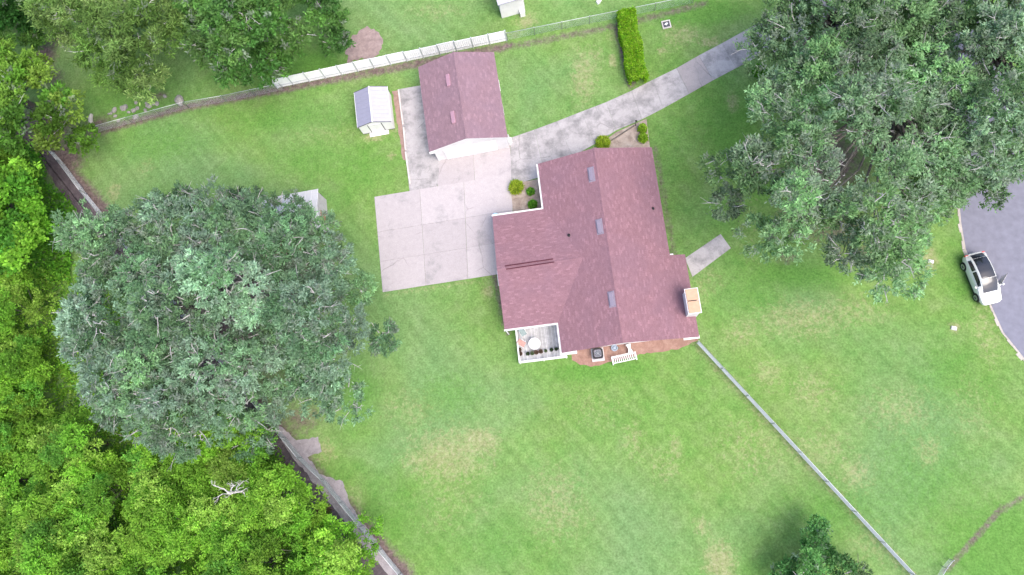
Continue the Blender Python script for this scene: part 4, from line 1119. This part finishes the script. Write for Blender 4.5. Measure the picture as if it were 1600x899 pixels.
# white framed utility cover
q = P(1041, 39)
uc = thing('utility_cover', 'small white square framed cover in the lawn right of the hedge', 'cover', (q[0], q[1], 0), RAD(10))
m = MB()
for a in ((-.42, .42, -.42, -.32), (-.42, .42, .32, .42), (-.42, -.32, -.32, .32), (.32, .42, -.32, .32)): m.box(a[0], a[1], a[2], a[3], 0, .12)
m.build('frame', 'timber', uc)
m = MB(); m.box(-.31, .31, -.31, .31, 0, .06); m.build('lid', 'seam', uc)
m = MB(); m.add([(-.2, .02, .07), (.05, .2, .07), (.22, .1, .07), (.0, -.1, .07), (-.2, .02, .1), (.05, .2, .1), (.22, .1, .1), (.0, -.1, .1)], [(3, 2, 1, 0), (4, 5, 6, 7), (0, 1, 5, 4), (1, 2, 6, 5), (2, 3, 7, 6), (3, 0, 4, 7)]); m.build('marker', 'white', uc)
for lab, px in (('low white valve box in the lawn left of the road edge', (1490, 513)), ('small white valve box on bare soil under the oak boughs', (1454, 409))):
    q = P(*px); vb = thing('valve_box', lab, 'valve box', q, RAD(-15))
    m = MB(); m.box(-.24, .24, -.17, .17, 0, .10, .02); m.build('box', 'acpad', vb, bevel=.02)
    m = MB(); m.box(-.19, .19, -.12, .12, .10, .125); m.build('lid', 'white', vb)
q = P(936, 4); m = MB(); m.box(-.25, .1, -.15, .2, 0, .22, .03); m.box(.02, .3, -.02, .3, .0, .16, .02)
tag(m.build('paving_block', 'white', None, q, .5), 'white block lying on the neighbour lawn at the top edge', 'block')

# ------------------------------------------------------------------ deck and what stands on it
deck = thing('deck', 'white railed timber deck tucked in the south-west corner of the house', 'deck', (0, 0, 0), HROT)
DX0, DX1, DY0, DY1, DZ = -5.15, -.90, 7.45, 10.68, .32
npk = 28; pwid = (DX1 - DX0) / npk
for k in range(npk):
    m = MB(); x = DX0 + pwid * k; m.box(x + .006, x + pwid - .006, DY0, DY1, DZ - .035, DZ + rng.uniform(-.003, .003))
    mt = M['deck'].copy() if k < 6 else bpy.data.materials['weathered_deck_board' + ('.%03d' % (k % 6 + 1))]
    if k < 6:
        e_ = [n_2 for n_2 in mt.node_tree.nodes if n_2.type == 'VALTORGB'][0].color_ramp.elements
        g = (.44, .38, .47, .41, .52, .49)[k]
        e_[0].color = (g * .75, g * .74, g * .77, 1); e_[1].color = (g * 1.12, g * 1.12, g * 1.14, 1)
    m.build('plank', mt, deck)
m = MB(); m.box(DX0, DX1, DY0 + .02, DY0 + .10, 0, DZ - .04); m.box(DX0 + .01, DX0 + .09, DY0 + .1, DY1, 0, DZ - .04); m.build('frame', 'white', deck)
RH = DZ + .85
for a in ((DX0 - .05, DX0 + .07, DY0 - .05, DY1), (DX0 + .07, DX1, DY0 - .05, DY0 + .07)):
    m = MB(); m.box(a[0], a[1], a[2], a[3], RH - .05, RH); m.build('hand_rail', 'white', deck)
    m = MB(); m.box(a[0] + .03, a[1] - .03, a[2] + .03, a[3] - .03, DZ + .08, DZ + .13); m.build('bottom_rail', 'white', deck)
bmh = MB().box(-.015, .015, -.015, .015, DZ + .13, RH - .05).mesh('baluster', M['white'])
for k in range(24): link('baluster', bmh, deck, (DX0 + .2 + k * .168, DY0 + .01, 0))
for k in range(18): link('baluster', bmh, deck, (DX0 + .01, DY0 + .2 + k * .168, 0))
pm_ = MB().box(-.05, .05, -.05, .05, 0, RH + .04).mesh('post', M['white'])
for x, y in ((DX0, DY0), (DX1 - .1, DY0), (DX0, DY1 - .1), ((DX0 + DX1) / 2, DY0)): link('post', pm_, deck, (x, y + .01, 0))


def hw(px, py, z):                                       # pixel -> world location at height z
    w = P(px, py, z); return w


w = hw(835, 537, DZ + .72)
tb = thing('patio_table', 'round white patio table on the deck', 'table', (w[0], w[1], DZ))
m = MB(); m.lathe([(.50, .68), (.53, .69), (.53, .72), (.50, .735)], n=32); m.build('table_top', 'white', tb, smooth=False)
m = MB(); m.lathe([(.22, 0), (.20, .04), (.05, .08), (.045, .68)], n=12); m.build('pedestal', 'white', tb)


def chair(label, px, py, rz, mat):
    w = hw(px, py, DZ + .6); c = thing('patio_chair', label, 'chair', (w[0], w[1], DZ), rz)
    MB().box(-.25, .25, -.25, .25, .38, .44).build('seat', mat, c, bevel=.02)
    m = MB(); m.add([(-.25, .22, .46), (.25, .22, .46), (.25, .38, .95), (-.25, .38, .95), (-.25, .26, .46), (.25, .26, .46), (.25, .42, .95), (-.25, .42, .95)], [(0, 1, 2, 3), (7, 6, 5, 4), (3, 2, 6, 7), (0, 4, 5, 1), (1, 5, 6, 2), (0, 3, 7, 4)]); m.build('backrest', mat, c)
    for sx in (-1, 1):
        MB().tube([(sx * .28, -.26, 0), (sx * .28, -.24, .62), (sx * .28, .28, .62)], .018, 6).build('arm', 'white', c)
        for sy in (-.23, .25): MB().box(sx * .23 - .02, sx * .23 + .02, sy - .02, sy + .02, 0, .38).build('leg', 'white', c)


chair('faded red cushioned chair left of the round deck table', 816, 537, RAD(60), 'redchair')
chair('teal cushioned chair in the upper left corner of the deck', 817, 520, RAD(30), 'tealchair')
pots = [(812, 547, 'redpot', .17), (813, 553, 'redpot', .2), (825, 553, 'black', .16), (832, 552, 'greenpot', .2), (838, 551, 'redpot', .2), (845, 549.5, 'redpot', .19), (853, 549, 'greenpot', .13), (862, 547, 'black', .15), (869, 546, 'black', .14), (875.5, 545.5, 'greenpot', .15)]
ordn = ['first', 'second', 'third', 'fourth', 'fifth', 'sixth', 'seventh', 'eighth', 'ninth', 'tenth']
for k, (x, y, mt, r) in enumerate(pots):
    w = hw(x, y, DZ + .2); cn = {'redpot': 'dark red', 'black': 'black', 'greenpot': 'grey-green'}[mt]
    t = thing('plant_pot', cn + ' plant pot along the deck railing, ' + ordn[k] + ' from the left', 'plant pot', (w[0], w[1], DZ), group='pots along the deck railing')
    m = MB(); m.lathe([(r * .65, 0), (r, .30), (r * 1.06, .30), (r * 1.06, .34), (r * .9, .34), (r * .88, .27)], n=12); m.build('pot', mt, t)
    n = 14; dr = rng.normal(0, 1, (n, 3)); dr[:, 2] = np.abs(dr[:, 2]) + .3; dr = unit(dr)
    cpl = {'redpot': (.12, .08, .06), 'black': (.05, .08, .04), 'greenpot': (.10, .14, .07)}[mt]
    v, f, c = leaves(dr * r * .5 + np.array([0, 0, .3]), dr, np.tile(np.array(cpl), (n, 1)), 5, .04, .14, .03)
    link('foliage', np_mesh('foliage', v, f, M['vineleaf'], c), t)

# air conditioner on its pad
w = P(934, 553, .5)
ac = thing('air_conditioner', 'black topped air conditioner on a grey pad by the south wall', 'air conditioner', (w[0], w[1], 0), HROT)
MB().box(-.56, .56, -.62, .56, -.02, .09).build('pad', 'acpad', ac, bevel=.01)
MB().box(-.43, .43, -.43, .43, .09, .80).build('case', 'greymetal', ac, bevel=.06)
m = MB()
for a in range(40):
    t0 = 6.2832 * a / 40; t1 = 6.2832 * (a + 1) / 40

    def sq(t, r, z):
        c, s = math.cos(t), math.sin(t); k = (abs(c) ** 5 + abs(s) ** 5) ** (-1 / 5); return (c * k * r, s * k * r, z)
    m.add([sq(t0, .46, .80), sq(t1, .46, .80), sq(t1, .46, .86), sq(t0, .46, .86), sq(t1, .33, .86), sq(t0, .33, .86), sq(t1, .33, .79), sq(t0, .33, .79)], [(0, 1, 2, 3), (3, 2, 4, 5), (5, 4, 6, 7)])
m.build('top_rim', 'black', ac)
MB().lathe([(.30, .802), (.30, .81)], n=24).build('fan_plate', 'fan', ac)
m = MB()
for r in (.08, .14, .20, .26, .31): m.tube([(math.cos(6.2832 * k / 24) * r, math.sin(6.2832 * k / 24) * r, .845) for k in range(25)], .006, 4, False)
for k in range(8): a = k * .785; m.tube([(0, 0, .845), (math.cos(a) * .34, math.sin(a) * .34, .845)], .006, 4)
m.build('fan_grille', 'galv', ac)
# white slatted bench
pa, pb = P(957, 563, .5), P(993, 555, .5); d = pb - pa
bl = float(np.linalg.norm(d)); bn = thing('garden_bench', 'white slatted garden bench on the edge of the mulch bed', 'bench', (pa[0], pa[1], 0), math.atan2(d[1], d[0]))
for k in range(12):
    x = .08 + (bl - .16) * k / 11; MB().box(x - .032, x + .032, -.30, .14, .40, .43).build('seat_slat', 'white', bn)
for y in (-.34, .16): MB().box(0, bl, y, y + .07, .385, .45).build('seat_rail', 'white', bn)
for x in (-.06, bl - .02):
    MB().box(x, x + .08, -.44, .30, .60, .64).build('arm', 'white', bn)
    for y in (-.40, .22): MB().box(x + .01, x + .07, y, y + .07, 0, .60).build('leg', 'white', bn)
MB().box(0, bl, .23, .27, .80, .88).build('back_rail', 'white', bn)
w = P(983.5, 545, .4)
st = thing('garden_stool', 'small white hourglass shaped stool above the slatted bench', 'stool', (w[0], w[1], 0), RAD(15))
m = MB(); m.add([(-.22, .40, .5), (.22, .40, .5), (.10, 0, .5), (.24, -.40, .5), (-.24, -.40, .5), (-.10, 0, .5), (-.22, .40, .44), (.22, .40, .44), (.10, 0, .44), (.24, -.40, .44), (-.24, -.40, .44), (-.10, 0, .44)],
                [(5, 2, 1, 0), (4, 3, 2, 5), (6, 7, 8, 11), (11, 8, 9, 10), (0, 1, 7, 6), (1, 2, 8, 7), (2, 3, 9, 8), (3, 4, 10, 9), (4, 5, 11, 10), (5, 0, 6, 11)]); m.build('top', 'white', st)
for x, y in ((-.17, .34), (.17, .34), (.18, -.34), (-.18, -.34)): MB().box(x - .03, x + .03, y - .03, y + .03, 0, .44).build('leg', 'white', st)
w = P(960, 544, .25)
m = MB(); m.lathe([(.16, 0), (.27, .06), (.30, .28), (.24, .30), (.20, .2), (.12, .18), (.12, .32), (.06, .34)], n=16)
hr = thing('hose_pot', 'blue-grey hose pot on the mulch between the air conditioner and stool', 'hose pot', (w[0], w[1], .03)); m.build('pot', 'bluegrey', hr)
MB().tube([(.2 + .02 * k, .1 * math.sin(k * .9), .05) for k in range(12)], .025, 5).build('hose', 'greenpot', hr)
# blue barrel under the eave of the wing
w = P(774, 337.5, .9)
br_ = thing('rain_barrel', 'pale blue plastic barrel half hidden under the wing eave', 'barrel', (w[0], w[1], .03))
m = MB(); m.lathe([(.27, 0), (.31, .1), (.32, .45), (.31, .8), (.27, .88)], n=16); m.build('body', 'blue', br_, smooth=True)
MB().lathe([(.28, .875), (.28, .92), (.22, .93)], n=16).build('lid', 'blue', br_)

# ------------------------------------------------------------------ parked car
cf, cb = P(1547, 473, .3), P(1516, 398, .3)
cd = cf - cb; ch = math.atan2(cd[1], cd[0]); cc_ = P(1534, 436, .55)
car = thing('parked_car', 'white hatchback car with dark glass roof parked half on the grass by the road', 'car', (cc_[0], cc_[1], 0), ch)
car.scale = (1.06, 1.06, 1.06)
# lofted body: stations along x (front +): half width, sill z, shoulder z, deck z
ST = [(-2.14, .62, .42, .78, .92), (-2.08, .74, .34, .84, 1.00), (-1.85, .85, .26, .92, 1.04), (-1.35, .90, .22, .93, 1.05), (-.6, .905, .20, .92, 1.03), (.2, .905, .20, .90, 1.01), (.8, .90, .21, .87, 1.0),
      (1.2, .89, .23, .82, .95), (1.6, .86, .26, .74, .86), (1.9, .79, .30, .66, .75), (2.08, .66, .36, .58, .65), (2.14, .50, .42, .54, .59)]


def sect(w, zs, zh, zd): return [(0, zs), (w * .82, zs), (w * .97, zs + .08), (w, (zs + zh) * .5), (w * .985, zh), (w * .90, zh + (zd - zh) * .62), (w * .6, zd - .01), (0, zd + .02)]


vs = []; nn = 8
for (x, w_, zs, zh, zd) in ST:
    h_ = sect(w_, zs, zh, zd); vs += [(x, y, z) for y, z in h_] + [(x, -y, z) for y, z in h_[-2:0:-1]]
k_ = 14; fs = []
for i in range(len(ST) - 1):
    for j in range(k_): fs.append((i * k_ + j, i * k_ + (j + 1) % k_, (i + 1) * k_ + (j + 1) % k_, (i + 1) * k_ + j))
fs.append(tuple(range(k_))[::-1]); fs.append(tuple(range((len(ST) - 1) * k_, len(ST) * k_)))
m = MB(); m.add(vs, fs); bo = m.build('body', 'carpaint', car, smooth=True)
md = bo.modifiers.new('sub', 'SUBSURF'); md.levels = 2; md.render_levels = 2
# greenhouse surface
CAB = [(-2.02, .66, .96, 1.02), (-1.85, .72, .99, 1.22), (-1.5, .74, 1.0, 1.40), (-1.0, .75, 1.0, 1.50), (-.4, .75, 1.0, 1.53), (.1, .745, .99, 1.50), (.5, .74, .97, 1.38), (.9, .74, .95, 1.18), (1.22, .72, .92, .985)]


def cab_pt(u, v, off=0.0):
    """u 0..1 along, v -1..1 across: 0 = roof centre, +-1 = belt line"""
    f_ = u * (len(CAB) - 1); i = min(int(f_), len(CAB) - 2); t = f_ - i
    t2 = t
    x, w_, zb, zt = [a + (b - a) * t2 for a, b in zip(CAB[i], CAB[i + 1])]
    s = 1 if v >= 0 else -1; a = abs(v)
    inner = w_ * .80
    if a < .55: y = inner * a / .55; z = zt - .06 * (a / .55) ** 2.2
    else:
        t = (a - .55) / .45; y = inner + (w_ * 1.14 - inner) * t ** .85; z = (zt - .06) + (zb - zt + .06) * t
    return Vector((x, s * (y + off * (a > .5)), z + off * (a <= .6)))


def cab_patch(us, vs_, off, name, mat, parent=car, smooth=True):
    m = MB(); pts = [cab_pt(u, v, off) for u in us for v in vs_]; n = len(vs_)
    m.add(pts, [(i * n + j, i * n + j + 1, (i + 1) * n + j + 1, (i + 1) * n + j) for i in range(len(us) - 1) for j in range(n - 1)])
    o = m.build(name, mat, parent, smooth=smooth); return o


ls = lambda a, b, n: [a + (b - a) * i / (n - 1) for i in range(n)]
cab_patch(ls(0, 1, 33), ls(-1, 1, 29), 0.0, 'cabin', 'carpaint')
cab_patch(ls(.215, .632, 16), ls(-.50, .50, 13), .012, 'glass_roof', 'blackglass')
cab_patch(ls(.640, .985, 12), ls(-.53, .53, 13), .012, 'windscreen', 'blackglass')
cab_patch(ls(.03, .207, 8), ls(-.48, .48, 11), .012, 'rear_window', 'blackglass')
for s in (-1, 1):
    for a, b in ((.22, .44), (.46, .78)): cab_patch(ls(a, b, 8), [s * q for q in ls(.64, .92, 5)], .010, 'side_window', 'blackglass')
    MB().box(1.78, 2.0, min(s * .52, s * .78), max(s * .52, s * .78), .60, .70, .02).build('headlight', 'galv', car, bevel=.02)
    MB().box(-2.10, -1.98, min(s * .52, s * .80), max(s * .52, s * .80), .78, .98, .02).build('tail_light', 'redlamp', car, bevel=.02)
for sx in (-1.32, 1.33):
    for s in (-1, 1):
        wh = link('wheel', None, car) if False else None
        m = MB(); m.lathe([(.24, -.10), (.31, -.105), (.335, -.07), (.335, .07), (.31, .105), (.24, .10)], n=24)
        t = m.build('wheel', 'rubber', car, (sx, s * .83, .335)); t.rotation_euler = (RAD(90), 0, 0)
        m = MB(); m.lathe([(.235, .0), (.235, .104), (.20, .112), (.06, .09), (.03, .115)], n=10)
        r = m.build('rim', 'alloy', t); r.rotation_euler = (0 if s < 0 else math.pi, 0, 0)
        m = MB(); ap = [(sx + math.cos(a) * .375, s * .885, .335 + math.sin(a) * .375) for a in ls(-.25, math.pi + .25, 15)]
        m.tube(ap, .03, 5); m.build('wheel_arch', 'black', car)
MB().box(-.75, 1.0, -.915, -.885, .24, .32).build('side_sill', 'black', car, bevel=.01); MB().box(-.95, .95, .885, .912, .24, .32).build('side_sill', 'black', car, bevel=.01)
MB().box(2.06, 2.15, -.34, .34, .40, .52).build('grille', 'black', car, bevel=.02); MB().box(-2.17, -2.10, -.26, .26, .60, .72).build('number_plate', 'white', car)
# open driver door (car left = +y): hinge at front
dn = bpy.data.objects.new('door', None); COL.objects.link(dn); dn.parent = car; dn.location = (.86, .90, 0); dn.rotation_euler = (0, 0, RAD(-48)); dn.empty_display_size = .2
MB().box(-1.05, 0, -.03, .06, .30, .93).build('door_panel', 'carpaint', dn, bevel=.025)
m = MB(); m.add([(-1.02, -.02, .93), (-.12, -.02, .93), (-.42, -.14, 1.36), (-.95, -.16, 1.42), (-1.02, .03, .93), (-.12, .03, .93), (-.42, -.11, 1.36), (-.95, -.13, 1.42)], [(0, 1, 2, 3), (7, 6, 5, 4), (0, 4, 5, 1), (1, 5, 6, 2), (2, 6, 7, 3), (3, 7, 4, 0)]); m.build('door_window', 'blackglass', dn)
MB().box(-.28, -.10, .05, .24, .88, 1.02, .02).build('mirror', 'carpaint', dn, bevel=.03)
MB().box(.50, .68, -1.08, -.90, .93, 1.07, .02).build('mirror', 'carpaint', car, bevel=.03)

tot = sum(len(o.data.loop_triangles) if o.data.loop_triangles else sum(len(p.vertices) - 2 for p in o.data.polygons) if len(o.data.polygons) < 5000 else len(o.data.polygons) * 2 for o in bpy.data.objects if o.type == 'MESH')
print('approx triangles', tot)
